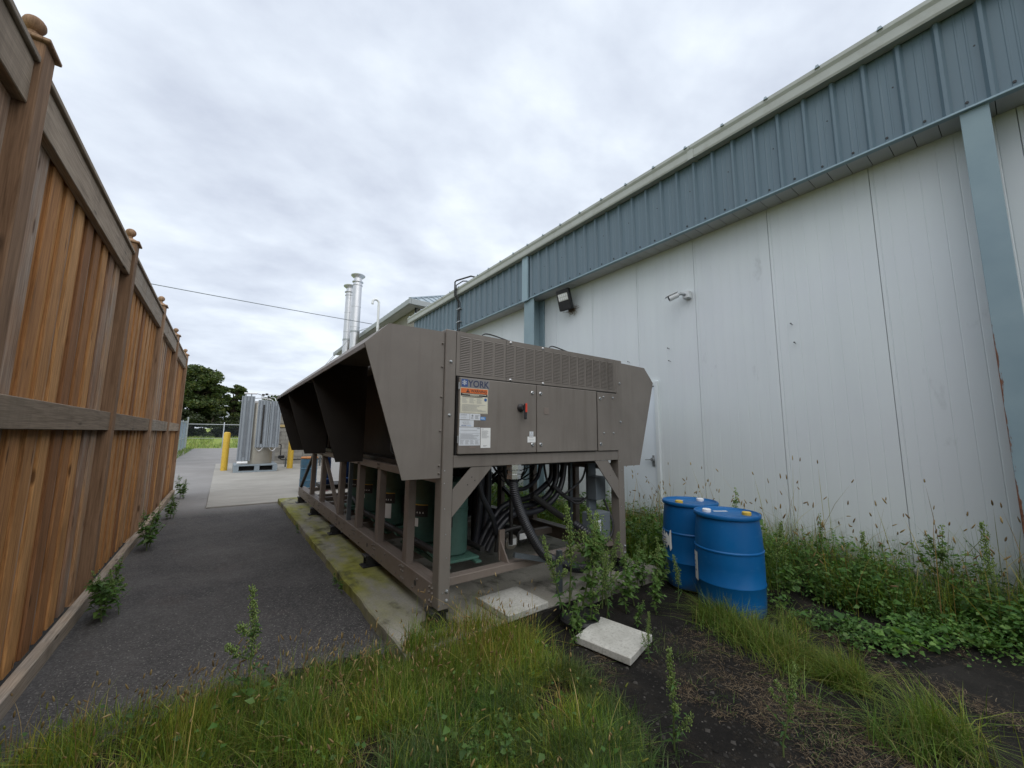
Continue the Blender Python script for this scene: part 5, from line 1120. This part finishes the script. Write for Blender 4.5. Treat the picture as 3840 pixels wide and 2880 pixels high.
# ------------------------------------------------------------------ grass and weeds
def vn(x, y, sc_, seed, octv=3):
    out = np.zeros(len(x)); amp = 1.0; tot = 0
    for o_ in range(octv):
        g_ = np.random.default_rng(seed+o_).uniform(0, 1, (64, 64)); u = np.asarray(x)*sc_*2**o_+17.3; v = np.asarray(y)*sc_*2**o_+9.1
        iu, iv = np.floor(u).astype(int), np.floor(v).astype(int); fu, fv = u-iu, v-iv; fu = fu*fu*(3-2*fu); fv = fv*fv*(3-2*fv)
        a = g_[iu % 64, iv % 64]; b = g_[(iu+1) % 64, iv % 64]; c = g_[iu % 64, (iv+1) % 64]; d = g_[(iu+1) % 64, (iv+1) % 64]
        out += amp*((a*(1-fu)+b*fu)*(1-fv)+(c*(1-fu)+d*fu)*fv); tot += amp; amp *= 0.5
    return out/tot
def thin(X, Yy, rg, sc_, seed, lo, hi):
    k = rg.uniform(0, 1, len(X)) < smoothstep(lo, hi, vn(X, Yy, sc_, seed)); return X[k], Yy[k]
def inside(poly, x, y):
    c = np.zeros(len(x), bool); n = len(poly)
    for i in range(n):
        x0, y0 = poly[i]; x1, y1 = poly[(i+1) % n]
        cond = ((y0 > y) != (y1 > y)) & (x < (x1-x0)*(y-y0)/(y1-y0+1e-12)+x0); c ^= cond
    return c
def sample(poly, n, rg, edge=0.0):
    p = np.array(poly); lo, hi = p.min(0)-edge, p.max(0)+edge; X = np.zeros(0); Yy = np.zeros(0)
    while len(X) < n:
        x = rg.uniform(lo[0], hi[0], n*3); y = rg.uniform(lo[1], hi[1], n*3); k = inside(poly, x+rg.normal(0, edge, n*3), y+rg.normal(0, edge, n*3)); X = np.append(X, x[k]); Yy = np.append(Yy, y[k])
    return X[:n], Yy[:n]
def ground_z(x, y):
    z = gh(x, y); sl_ = (x > 1.13) & (x < 4.15) & (y > 2.72) & (y < 10.44); z = np.where(sl_, 0.10, z)
    asp = (x < 1.13) & (x > -0.9) & (y > 3.15); z = np.where(asp, 0.0, z); return z
def blades(X, Yy, L, wd, bend, cols, rg, segs=3, taper=0.75):
    n = len(X); z = ground_z(X, Yy); a = rg.uniform(0, 2*np.pi, n); n1_ = vn(X, Yy, 3.0, 5); n2_ = vn(X, Yy, 7.0, 15); a = a*0.75+9.0*n1_; lean = np.abs(rg.normal(0, bend, n))*(0.45+1.2*n2_); L = L*(0.45+1.1*vn(X, Yy, 4.5, 33))
    dxy = np.stack([np.cos(a), np.sin(a)], 1); side = np.stack([-np.sin(a), np.cos(a)], 1); tw = rg.normal(0, 0.6, n)
    side = side*np.cos(tw)[:, None]+dxy*np.sin(tw)[:, None]
    V = np.zeros((n, 2*segs+1, 3))
    for k in range(segs+1):
        t_ = k/segs; h = L*(t_-0.35*lean*t_**2); off = L*lean*t_**1.8
        c = np.stack([X+dxy[:, 0]*off, Yy+dxy[:, 1]*off, z-0.01+np.maximum(h, 0.002)], 1)
        if k == segs: V[:, 2*segs] = c
        else:
            w_ = (wd*(1-taper*t_))[:, None]*side/2; V[:, 2*k, :] = c; V[:, 2*k+1, :] = c; V[:, 2*k, :2] -= w_; V[:, 2*k+1, :2] += w_
    nv = 2*segs+1; base = (np.arange(n)*nv)[:, None]; tri = []
    for k in range(segs-1): tri += [base+np.array([[2*k, 2*k+1, 2*k+3]]), base+np.array([[2*k, 2*k+3, 2*k+2]])]
    tri.append(base+np.array([[2*segs-2, 2*segs-1, 2*segs]]))
    d_ = V[:, 2*segs]-(V[:, 2*segs-2]+V[:, 2*segs-1])/2; blades.dir = d_/(np.linalg.norm(d_, axis=1)[:, None]+1e-9)
    cc = np.array(cols)[rg.integers(0, len(cols), n)]*rg.uniform(0.6, 1.35, (n, 1)); pt = np.clip((vn(X, Yy, 2.2, 44)-0.5)*2.2+0.5, 0, 1); cc = cc*(0.72+0.56*vn(X, Yy, 6.0, 51))[:, None]; cc = cc*(1+np.stack([0.28*(pt-0.5), 0.06*(pt-0.5), -0.2*(pt-0.5)], 1)); return V.reshape(-1, 3), np.concatenate(tri), np.repeat(cc, nv, 0), V[:, 2*segs]
def spindles(T, Ld, r, cols, rg, dirs=None):
    n = len(T); d = rg.normal(0, 0.45, (n, 3)); d[:, 2] = 1
    if dirs is not None: d = dirs+rg.normal(0, 0.15, (n, 3))
    d = d*1.0; d /= np.linalg.norm(d, axis=1)[:, None]
    u = np.cross(d, [1, 0.3, 0]); u /= np.linalg.norm(u, axis=1)[:, None]; v = np.cross(d, u); vs = [T]
    for f, rr_ in ((0.25, 1.0), (0.7, 0.8)):
        for k in range(4): a = k*np.pi/2; vs.append(T+d*(Ld*f)[:, None]+(u*np.cos(a)+v*np.sin(a))*(r*rr_)[:, None])
    vs.append(T+d*Ld[:, None]); V = np.stack(vs, 1); b = (np.arange(n)*10)[:, None]; tri = []
    for k in range(4):
        k2 = (k+1) % 4
        for t_ in ((0, 1+k2, 1+k), (1+k, 1+k2, 5+k2), (1+k, 5+k2, 5+k), (5+k, 5+k2, 9)): tri.append(b+np.array([t_]))
    cc = np.array(cols)[rg.integers(0, len(cols), n)]*rg.uniform(0.8, 1.2, (n, 1)); return V.reshape(-1, 3), np.concatenate(tri), np.repeat(cc, 10, 0)
class Acc:
    def __init__(s): s.V = []; s.F = []; s.T = []; s.n = 0
    def add(s, V, F_, T): s.V.append(V); s.F.append(F_+s.n); s.T.append(T); s.n += len(V)
    def out(s, name, mat, label, cat, kind='stuff'):
        me = fast_mesh(name, np.concatenate(s.V), np.concatenate(s.F), np.concatenate(s.T), mat); return tag(put(name, me), label, cat, kind=kind)
GR = [(0.125, 0.21, 0.024), (0.175, 0.265, 0.031), (0.085, 0.16, 0.021), (0.23, 0.29, 0.036), (0.27, 0.29, 0.05), (0.10, 0.19, 0.031)]
GY_ = [(0.22, 0.22, 0.035), (0.28, 0.245, 0.06), (0.17, 0.20, 0.03), (0.34, 0.27, 0.10)]
DR = [(0.30, 0.21, 0.09), (0.23, 0.155, 0.07), (0.37, 0.275, 0.13)]
rg = np.random.default_rng(21)
FG = [(-0.9, 3.22), (-0.05, 3.18), (0.8, 2.95), (1.15, 2.72), (1.9, 2.66), (2.05, 2.35), (1.98, 2.0), (1.85, 1.55), (1.6, 1.15), (1.2, 0.8), (0.2, 0.9), (-0.9, 1.6)]
A = Acc()
X, Yy = sample(FG, 70000, rg, 0.07); X, Yy = thin(X, Yy, rg, 3.6, 61, 0.28, 0.62)
V, F_, T, tip = blades(X, Yy, rg.uniform(0.04, 0.17, len(X)), rg.uniform(0.0025, 0.0055, len(X)), 0.8, GR, rg); A.add(V, F_, T)
# taller, yellower band along the slab corner and asphalt edge
BND = [(0.35, 3.02), (1.1, 2.78), (1.95, 2.68), (2.0, 2.4), (1.3, 2.2), (0.5, 2.4), (-0.3, 2.85), (-0.6, 3.1)]
X, Yy = sample(BND, 30000, rg, 0.09); X, Yy = thin(X, Yy, rg, 4.0, 71, 0.30, 0.64)
V, F_, T, tip = blades(X, Yy, rg.uniform(0.08, 0.27, len(X)), rg.uniform(0.0025, 0.0055, len(X)), 0.65, GR+GR+GY_, rg); A.add(V, F_, T)
X, Yy = sample(FG, 9000, rg, 0.08); V, F_, T, tip = blades(X, Yy, rg.uniform(0.04, 0.12, len(X)), rg.uniform(0.002, 0.004, len(X)), 1.5, [(0.20, 0.15, 0.075), (0.26, 0.20, 0.10), (0.13, 0.095, 0.05)], rg); A.add(V, F_, T)
A.out('grass_foreground', 'grass', 'long green and yellowing grass in the foreground before the slab', 'grass')
A = Acc()
X, Yy = sample(BND, 360, rg, 0.08); V, F_, T, tip = blades(X, Yy, rg.uniform(0.22, 0.42, len(X)), rg.uniform(0.0025, 0.0035, len(X)), 0.38, GY_+DR, rg, 4, 0.15); A.add(V, F_, T)
V, F_, T = spindles(tip, rg.uniform(0.025, 0.05, len(tip)), rg.uniform(0.0035, 0.0055, len(tip)), DR, rg, blades.dir); A.add(V, F_, T)
X, Yy = sample(FG, 480, rg, 0.02); V, F_, T, tip = blades(X, Yy, rg.uniform(0.14, 0.26, len(X)), rg.uniform(0.0025, 0.0035, len(X)), 0.45, GY_+DR, rg, 4, 0.15); A.add(V, F_, T)
V, F_, T = spindles(tip, rg.uniform(0.02, 0.045, len(tip)), rg.uniform(0.0035, 0.006, len(tip)), DR+GY_, rg, blades.dir); A.add(V, F_, T)
A.out('foxtail_foreground', 'grass', 'yellow foxtail seed heads rising above the foreground grass', 'grass')
# fine leafy mat, centre foreground
A = Acc(); MAT = [(1.0, 2.2), (1.9, 2.3), (2.05, 1.9), (1.85, 1.4), (1.5, 1.1), (0.9, 1.4), (0.7, 1.9)]
X, Yy = sample(MAT, 26000, rg, 0.10); X, Yy = thin(X, Yy, rg, 5.0, 91, 0.34, 0.6); V, F_, T, tip = blades(X, Yy, rg.uniform(0.05, 0.17, len(X)), rg.uniform(0.003, 0.006, len(X)), 0.9, [(0.07, 0.125, 0.03), (0.09, 0.155, 0.036), (0.055, 0.10, 0.03), (0.15, 0.18, 0.06)], rg, 2); A.add(V, F_, T)
A.out('fine_weed_mat', 'grass', 'low mat of fine feathery weeds at bottom centre', 'weeds')
# grass strip right of the drums to the corner
ST = [(3.55, 2.1), (4.1, 1.66), (3.86, 1.28), (3.66, 0.95), (3.52, 0.62), (3.42, 0.36), (3.2, 0.2), (3.0, 0.45), (3.12, 0.82), (3.32, 1.25), (3.5, 1.68)]
A = Acc(); X, Yy = sample(ST, 17000, rg, 0.10); X, Yy = thin(X, Yy, rg, 4.2, 81, 0.40, 0.62); V, F_, T, tip = blades(X, Yy, rg.uniform(0.05, 0.27, len(X)), rg.uniform(0.0025, 0.006, len(X)), 1.0, [(0.10, 0.175, 0.026), (0.13, 0.21, 0.032), (0.08, 0.14, 0.022), (0.16, 0.215, 0.036), (0.22, 0.21, 0.06)], rg); A.add(V, F_, T)
A.out('grass_strip', 'grass', 'strip of bright green grass from the drums to the lower right', 'grass')
# dry foxtails and grass along the wall
WS = [(4.8, 4.2), (5.72, 4.6), (5.72, -1.6), (5.05, -1.6), (4.9, 0.5), (4.75, 2.0)]
A = Acc(); X, Yy = sample(WS, 15000, rg, 0.07); X, Yy = thin(X, Yy, rg, 2.4, 161, 0.30, 0.60); V, F_, T, tip = blades(X, Yy, rg.uniform(0.15, 0.65, len(X)), rg.uniform(0.003, 0.007, len(X)), 0.6, GR+GR+[(0.07, 0.13, 0.03), (0.06, 0.11, 0.035)]*4+GY_[:2], rg); A.add(V, F_, T)
X, Yy = sample(WS, 380, rg, 0.05); V, F_, T, tip = blades(X, Yy, rg.uniform(0.45, 1.05, len(X)), rg.uniform(0.0045, 0.006, len(X)), 0.42, DR+GY_, rg, 4, 0.15); A.add(V, F_, T)
V, F_, T = spindles(tip, rg.uniform(0.04, 0.075, len(tip)), rg.uniform(0.005, 0.008, len(tip)), DR, rg, blades.dir); A.add(V, F_, T)
BH = [(3.85, 9.5), (5.7, 9.5), (5.7, 4.3), (4.75, 3.0), (4.2, 3.0), (4.18, 4.5)]
X, Yy = sample(BH, 14000, rg, 0.05); V, F_, T, tip = blades(X, Yy, rg.uniform(0.15, 0.5, len(X)), rg.uniform(0.004, 0.008, len(X)), 0.5, GR, rg); A.add(V, F_, T)
A.out('wall_grass', 'grass', 'rank grass and dry foxtails along the foot of the white wall', 'grass')

# leaves: generic builder used by weeds and ground cover
def leafset(P, D, L, Wd, cols, rg, droop=0.35):
    """P base points, D unit directions (n,3), L length, Wd width -> 5-vertex leaves"""
    n = len(P); up = np.array([0, 0, 1.0]); s_ = np.cross(D, up); s_ /= (np.linalg.norm(s_, axis=1)[:, None]+1e-9); nr = np.cross(s_, D)
    roll = rg.normal(0, 0.5, n)[:, None]; s_ = s_*np.cos(roll)+nr*np.sin(roll); nr = np.cross(s_, D)
    L = L[:, None]; Wd = Wd[:, None]
    mid = P+D*L*0.45+nr*L*0.06; tip = P+D*L-up*L*droop*rg.uniform(0.2, 1, (n, 1)); lf = P+D*L*0.38+s_*Wd*0.5+nr*L*0.10; rt = P+D*L*0.38-s_*Wd*0.5+nr*L*0.10
    V = np.stack([P, lf, mid, rt, tip], 1).reshape(-1, 3); b = (np.arange(n)*5)[:, None]
    tri = np.concatenate([b+np.array([q]) for q in ((0, 2, 1), (0, 3, 2), (1, 2, 4), (2, 3, 4))])
    cc = np.array(cols)[rg.integers(0, len(cols), n)]*rg.uniform(0.78, 1.22, (n, 1)); return V, tri, np.repeat(cc, 5, 0)
def rdir(rg, n, zlo, zhi):
    a = rg.uniform(0, 2*np.pi, n); z = rg.uniform(zlo, zhi, n); r = np.sqrt(np.maximum(0, 1-z*z)); return np.stack([r*np.cos(a), r*np.sin(a), z], 1)
LG = [(0.075, 0.155, 0.032), (0.098, 0.185, 0.040), (0.06, 0.125, 0.030), (0.115, 0.195, 0.05)]
LB = [(0.062, 0.14, 0.034), (0.082, 0.17, 0.04), (0.05, 0.115, 0.03)]
# clover and creeping weeds right of the drums
GC = [(4.35, 1.75), (4.15, 1.30), (4.0, 0.98), (4.25, 0.72), (4.55, 0.55), (4.7, 0.2), (4.9, -1.2), (5.7, -1.4), (5.7, 4.0), (4.7, 3.2)]
A = Acc(); X, Yy = sample(GC, 40000, rg, 0.10); kp = rg.uniform(0, 1, len(X)) < smoothstep(0.40, 0.62, vn(X, Yy, 3.0, 101)+0.18*smoothstep(4.4, 5.2, X)); X, Yy = X[kp], Yy[kp]
dist = smoothstep(4.1, 5.3, X); hz_ = rg.uniform(0.01, 0.09, len(X))+dist*rg.uniform(0, 1, len(X))**1.5*0.62*vn(X, Yy, 4.0, 111)
P = np.stack([X, Yy, gh(X, Yy)+hz_], 1); sz = rg.uniform(0.010, 0.042, len(X))*np.where(rg.uniform(0, 1, len(X)) < 0.06, 2.2, 1.0)*(0.45+1.3*vn(X, Yy, 2.6, 121))
V, F_, T = leafset(P, rdir(rg, len(X), -0.35, 0.75), sz, sz*rg.uniform(0.45, 0.95, len(X)), LG+LB, rg, 0.3); T = T*np.repeat(0.75+0.9*vn(X, Yy, 2.4, 131), 5)[:, None]; A.add(V, F_, T)
X, Yy = sample([(4.1, 9), (5.6, 9), (5.6, 3.5), (4.6, 2.9), (4.15, 3.1)], 9000, rg, 0.08)
P = np.stack([X, Yy, gh(X, Yy)+rg.uniform(0.03, 0.55, len(X))*(0.55+0.45*np.sin(3*X+2.2*Yy))], 1); sz = rg.uniform(0.04, 0.09, len(X))
V, F_, T = leafset(P, rdir(rg, len(X), -0.3, 0.6), sz, sz*0.7, LG, rg, 0.3); A.add(V, F_, T)
A.out('weed_ground_cover', 'leaf', 'leafy clover-like ground cover spreading out from the white wall', 'weeds')
# scattered small broad leaves in the foreground grass
A = Acc(); X, Yy = sample(FG, 500, rg, 0); P = np.stack([X, Yy, gh(X, Yy)+rg.uniform(0.05, 0.16, len(X))], 1); sz = rg.uniform(0.02, 0.045, len(X))
V, F_, T = leafset(P, rdir(rg, len(X), -0.1, 0.6), sz, sz*0.75, LG, rg, 0.25); A.add(V, F_, T)
for (cx, cy, nn) in ((0.2, 2.75, 30), (1.05, 1.75, 14), (1.25, 1.7, 10), (3.35, 1.9, 0)):
    P = np.stack([rg.normal(cx, 0.10, nn), rg.normal(cy, 0.10, nn), rg.uniform(0.06, 0.25, nn)], 1); sz = rg.uniform(0.03, 0.06, nn)
    if nn: V, F_, T = leafset(P, rdir(rg, nn, -0.2, 0.6), sz, sz*0.7, LG, rg, 0.25); A.add(V, F_, T)
A.out('broadleaf_scatter', 'leaf', 'small broad leaves scattered through the foreground grass', 'weeds')
# straw and dead stalks on the soil
A = Acc(); SO = [(2.0, 2.2), (3.3, 1.9), (3.1, 0.85), (2.95, 0.45), (2.2, 0.4), (1.7, 1.0), (1.95, 1.6)]
def straw(poly, n, lmin, lmax):
    X, Yy = sample(poly, n, rg, 0.03); keep = rg.uniform(0, 1, n) < smoothstep(0.46, 0.68, vn(X, Yy, 2.6, 141)); X, Yy = X[keep], Yy[keep]; n = len(X)
    z = gh(X, Yy)+rg.uniform(0.004, 0.016, n)+np.where((X > 3.1) & (Yy < 0.8), 0.022, 0); a = rg.uniform(0, 2*np.pi, n); L = rg.uniform(lmin, lmax, n); w = rg.uniform(0.0005, 0.0013, n); k = rg.normal(0, 0.9, n); V = []
    for t_ in (0, 0.5, 1):
        aa = a+k*t_; cx, cy = X+L*t_*np.cos(aa), Yy+L*t_*np.sin(aa)
        for s_ in (-1, 1): V.append(np.stack([cx-s_*w*np.sin(aa), cy+s_*w*np.cos(aa), z+0.006*t_], 1))
    V = np.stack(V, 1).reshape(-1, 3); b = (np.arange(n)*6)[:, None]; tri = np.concatenate([b+np.array([q]) for q in ((0, 2, 1), (1, 2, 3), (2, 4, 3), (3, 4, 5))])
    cc = np.array([(0.17, 0.125, 0.075), (0.12, 0.085, 0.05), (0.23, 0.18, 0.12), (0.08, 0.055, 0.035)])[rg.integers(0, 4, n)]; A.add(V, tri, np.repeat(cc, 6, 0))
straw(SO, 9000, 0.012, 0.06); straw([(3.9, 1.6), (4.4, 1.5), (4.4, 0.6), (4.7, 0.1), (3.6, 0.0), (3.6, 0.8)], 4500, 0.012, 0.06)
straw([(3.2, 0.5), (4.7, 0.6), (4.8, -0.8), (3.1, -0.8)], 3500, 0.012, 0.06)
A.out('dead_straw', 'dry', 'dead straw and clippings scattered over the bare soil', 'straw')

# clods, pebbles and fine sprigs on the soil
V = []; Fq = []; TT = []
SX, SY = sample([(1.9, 2.4), (3.5, 2.0), (4.5, 1.6), (4.7, 0.1), (3.2, -0.1), (2.0, 0.3), (1.6, 1.0)], 5200, rg, 0.05); SZ = gh(SX, SY)
for x, y, z in zip(SX, SY, SZ):
    r = random.uniform(0.002, 0.010)*random.choice((1, 1, 1, 1.8)); o = len(V)
    for dx_, dy_, dz_ in ((1, 0, 0.15), (0.3, 1, 0.15), (-0.9, 0.5, 0.15), (-0.4, -1, 0.15), (0, 0, 0.85)): V.append((x+dx_*r*random.uniform(.6, 1.3), y+dy_*r*random.uniform(.6, 1.3), z+dz_*r*random.uniform(.6, 1.1)))
    Fq += [(o, o+1, o+4), (o+1, o+2, o+4), (o+2, o+3, o+4), (o+3, o, o+4)]; c = random.choice((0.012, 0.018, 0.03, 0.03, 0.06, 0.16 if r < 0.006 else 0.03)); TT += [(c, c*.93, c*.84)]*5
tag(put('soil_clods', fast_mesh('soil_clods', V, np.array(Fq), np.array(TT), 'dry')), 'small dark clods and pebbles on the bare soil', 'soil', kind='stuff')
A = Acc(); X, Yy = sample([(2.0, 2.3), (3.5, 2.0), (3.2, 0.9), (3.0, 0.4), (2.1, 0.3), (1.6, 1.0)], 5200, rg, 0.05); X, Yy = thin(X, Yy, rg, 3.4, 151, 0.50, 0.72)
V, F_, T, tip = blades(X, Yy, rg.uniform(0.02, 0.09, len(X)), rg.uniform(0.002, 0.0045, len(X)), 1.0, [(0.08, 0.14, 0.03), (0.11, 0.17, 0.035), (0.15, 0.16, 0.06)], rg, 2); A.add(V, F_, T)
A.out('soil_sprigs', 'grass', 'thin green sprigs coming up through the bare soil', 'weeds')
# field beyond the chain-link fence
A = Acc(); X = rg.uniform(-16, 16, 14000); Yy = rg.uniform(47.6, 74, 14000); V, F_, T, tip = blades(X, Yy, rg.uniform(0.15, 0.45, len(X)), rg.uniform(0.03, 0.07, len(X)), 0.5, [(0.18, 0.25, 0.05), (0.22, 0.29, 0.06), (0.28, 0.30, 0.10), (0.15, 0.21, 0.04)], rg, 2); A.add(V, F_, T)
X = rg.uniform(-2.7, -2.0, 1500); Yy = rg.uniform(24, 47, 1500); V, F_, T, tip = blades(X, Yy, rg.uniform(0.08, 0.3, len(X)), rg.uniform(0.01, 0.03, len(X)), 0.5, GR, rg, 2); A.add(V, F_, T)
A.out('field_grass', 'grass', 'rough green field grass beyond the chain-link fence', 'grass')

# individual weeds --------------------------------------------------
def weed_meshes(kind, h, seed):
    rg = np.random.default_rng(seed); stem = MB(); LV = Acc(); SP = Acc(); rn = random.Random(seed)
    def branch(p, d, L, r, depth, spike):
        pts = [Vector(p)]; d = Vector(d).normalized(); n = 6
        for k in range(n):
            d = (d+Vector((rn.gauss(0, 0.07), rn.gauss(0, 0.07), 0.05+(0.05 if depth else 0)))).normalized(); pts.append(pts[-1]+d*L/n)
        stem.tube(pts, [r*(1-0.75*k/n) for k in range(n+1)], 5)
        P = np.array([tuple(p_) for p_ in pts])
        nl = int((46 if depth == 0 else 26)*{'leafy': 0.62, 'spike': 0.5, 'bush': 0.5}[kind]*max(0.6, L/0.5)); f = rg.uniform(0.08, 0.92, nl); i_ = np.minimum((f*n).astype(int), n-1); fr = (f*n-i_)[:, None]
        B = P[i_]*(1-fr)+P[i_+1]*fr; sz = (0.075 if kind != 'spike' else 0.055)*rg.uniform(0.5, 1.25, nl)*(1.15-0.6*f)
        LV.add(*leafset(B, rdir(rg, nl, -0.25, 0.5), sz, sz*(0.58 if kind != 'spike' else 0.34), LG if kind != 'spike' else LB, rg, 0.4))
        if spike:
            m_ = int((360 if kind == 'spike' else 90)*spike); f = rg.uniform(0.50 if kind == 'spike' else 0.62, 1.06, m_); f1 = np.minimum(f, 0.999); i_ = np.minimum((f1*n).astype(int), n-1); fr = (f*n-i_)[:, None]; B = P[i_]*(1-fr)+P[i_+1]*fr+rg.normal(0, 0.011, (m_, 3))*(1.5-f)[:, None]*1.6
            SP.add(*spindles(B, rg.uniform(0.010, 0.018, m_), rg.uniform(0.0025, 0.0048, m_), [(0.23, 0.33, 0.10), (0.30, 0.39, 0.13), (0.19, 0.28, 0.08)], rg))
        return pts
    main = branch((0, 0, -0.01), (rn.gauss(0, 0.05), rn.gauss(0, 0.05), 1), h, 0.0065*max(0.7, h/0.6), 0, 1.0 if kind != 'bush' else 0.3)
    nb = {'leafy': 8, 'spike': 4, 'bush': 12}[kind]
    for k in range(nb):
        i_ = 1+int(rn.random()*4); a = rn.uniform(0, 2*math.pi); branch(main[i_], (math.cos(a), math.sin(a), rn.uniform(0.5, 1.3)), h*rn.uniform(0.22, 0.45)*(1.2-i_*0.12), 0.0035, 1, 0.22 if (kind != 'bush' and rn.random() < 0.6) else 0)
    me_s = mk(stem, 'stem', 'stem_green'); me_l = fast_mesh('leaves', np.concatenate(LV.V), np.concatenate(LV.F), np.concatenate(LV.T), 'leaf')
    me_p = fast_mesh('seed_spike', np.concatenate(SP.V), np.concatenate(SP.F), np.concatenate(SP.T), 'leaf') if SP.V else None
    return me_s, me_l, me_p
NT('stem_green').fin((0.10, 0.135, 0.045), 0.6, 0, 0.3)
VAR = {('leafy', k): weed_meshes('leafy', 0.62, 50+k) for k in range(4)}
VAR.update({('spike', k): weed_meshes('spike', 0.62, 70+k) for k in range(3)})
VAR.update({('bush', k): weed_meshes('bush', 0.5, 90+k) for k in range(3)})
cnt = [0]
def weed(kind, x, y, h, label, group, name='leafy_weed', z=None):
    cnt[0] += 1; ks = [k for k in VAR if k[0] == kind]; ms = VAR[ks[cnt[0] % len(ks)]]; s_ = h/(0.62 if kind != 'bush' else 0.5)
    z = float(ground_z(np.array([x]), np.array([y]))[0]) if z is None else z
    o = thing(name, label, 'weed', (x, y, z), group)
    for nm, me_ in zip(('stem', 'leaves', 'seed_spike'), ms):
        if me_:
            c = bpy.data.objects.new(nm, me_); COL.objects.link(c); c.parent = o
            if nm == 'seed_spike': c['kind'] = 'stuff'
    o.rotation_euler = (0, 0, random.uniform(0, 6.28)); o.scale = (s_, s_, s_*random.uniform(0.95, 1.05))
random.seed(11)
ORD = ['first', 'second', 'third', 'fourth', 'fifth', 'sixth', 'seventh', 'eighth', 'ninth', 'tenth', 'eleventh', 'twelfth', 'thirteenth', 'fourteenth', 'fifteenth', 'sixteenth', 'seventeenth', 'eighteenth', 'nineteenth', 'twentieth', 'twenty-first', 'twenty-second', 'twenty-third', 'twenty-fourth']
KW = {'leafy': 'broad-leaved', 'spike': 'seed-spiked', 'bush': 'bushy'}
def place_row(rows, what, group, zfix=None):
    rows = sorted(rows, key=lambda r: math.atan2(r[0], r[1]))        # left to right as one walks the row
    for i_, (x, y, h, k) in enumerate(rows):
        weed(k, x, y, h, f'{ORD[i_]} from the left, {KW[k]} {what}', group, z=zfix if (zfix is not None and y < 2.72) else None)
# clump before the chiller, right of the first paver
CL = ((2.52, 2.62, 0.70, 'spike'), (2.70, 2.60, 0.86, 'leafy'), (2.88, 2.64, 0.80, 'spike'), (3.06, 2.62, 0.74, 'leafy'), (3.20, 2.66, 0.66, 'spike'), (2.62, 2.42, 0.50, 'leafy'), (2.86, 2.44, 0.60, 'spike'), (2.60, 2.66, 0.95, 'spike'), (2.98, 2.60, 0.92, 'spike'), (3.08, 2.40, 0.50, 'bush'), (3.28, 2.46, 0.55, 'leafy'), (3.46, 2.36, 0.62, 'leafy'), (2.44, 2.40, 0.36, 'bush'), (3.30, 2.24, 0.36, 'bush'), (3.58, 2.20, 0.46, 'spike'), (3.55, 2.62, 0.48, 'bush'), (3.75, 2.70, 0.50, 'leafy'), (3.90, 2.58, 0.45, 'bush'), (2.98, 2.20, 0.24, 'bush'), (2.30, 2.30, 0.22, 'leafy'))
place_row(CL, 'weed in the clump between the chiller front and the pavers', 'weeds before the chiller', -0.01)
weed('spike', 2.63, 1.86, 0.33, 'short dark-stemmed weed growing before the tilted paver', None)
# foreground spikes
weed('spike', 0.24, 2.80, 0.70, 'tallest pale seed-spiked weed in the left foreground grass before the asphalt', None, 'spiked_weed')
weed('leafy', 0.40, 2.62, 0.28, 'low leafy weed at the foot of the left foreground seed spike', None)
weed('spike', 2.00, 1.28, 0.48, 'pale seed-spiked weed at bottom edge right of centre', None, 'spiked_weed')
weed('spike', 2.40, 0.93, 0.40, 'rightmost pale seed-spiked weed tip at the bottom edge', None, 'spiked_weed')
weed('leafy', 1.07, 1.78, 0.30, 'broad-leaved green weed at bottom centre of the foreground', None)
weed('leafy', 1.28, 1.72, 0.24, 'smaller broad-leaved weed beside the bottom centre one', None)
# weeds at the foot of the fence
for i_, (y, h, n_) in enumerate(((5.0, 0.62, 'first'), (7.35, 0.62, 'second'), (9.75, 0.6, 'third'), (12.3, 0.62, 'fourth'), (16.5, 0.45, 'fifth'))):
    for q in range(3 if y > 6 else 4):
        weed('bush' if q else 'spike', -0.72+0.12*random.random()-(0.0 if y < 14 else 1.4), y+random.uniform(-0.18, 0.18), h*random.uniform(0.6, 1.0), f'{["tall spiky", "bushy left", "bushy right", "low bushy"][q]} weed in the {n_} clump along the fence foot from the camera', 'weeds along the fence foot')
# along the wall
WL = ((4.62, 1.98, 0.95, 'leafy'), (4.74, 1.78, 0.70, 'spike'), (4.72, 2.25, 0.80, 'leafy'), (4.98, 1.52, 0.58, 'leafy'), (5.12, 1.12, 0.60, 'spike'), (5.22, 0.72, 0.74, 'leafy'), (5.32, 0.36, 0.78, 'spike'), (5.25, 0.06, 0.60, 'leafy'), (5.02, 0.45, 0.46, 'bush'), (5.42, 1.62, 0.66, 'leafy'), (4.56, 1.62, 0.46, 'bush'), (5.3, -0.4, 0.6, 'leafy'), (4.6, 2.9, 0.66, 'bush'), (4.9, 2.6, 0.72, 'leafy'), (4.5, 3.2, 0.6, 'bush'), (5.2, 3.0, 0.72, 'spike'), (4.85, 3.6, 0.6, 'bush'), (4.6, 4.2, 0.7, 'leafy'), (5.1, 4.6, 0.7, 'spike'), (4.7, 5.2, 0.6, 'bush'), (4.5, 6.0, 0.6, 'bush'), (5.0, 6.6, 0.6, 'bush'))
place_row(WL, 'weed in the growth along the white wall', 'weeds along the white wall')
# big dock leaf
bl = thing('dock_plant', 'single large pale-leaved dock plant near the right edge', 'weed', (4.72, 0.42, 0.0))
P = np.zeros((7, 3)); P[:, 2] = 0.02; D = rdir(rg, 7, 0.3, 0.8); L = rg.uniform(0.12, 0.2, 7)
V, F_, T = leafset(P, D, L, L*0.42, [(0.11, 0.18, 0.04)], rg, 0.3); put('leaves', fast_mesh('leaves', V, F_, T, 'leaf'), bl, WORG[bl])
# slab-edge weeds
for y, w_ in ((4.3, 'nearest'), (4.55, 'middle'), (7.2, 'farthest')): weed('bush', 1.08, y, 0.16, f'{w_} of three small weeds rooted along the slab edge joint', 'weeds in the slab joint', z=0.0)
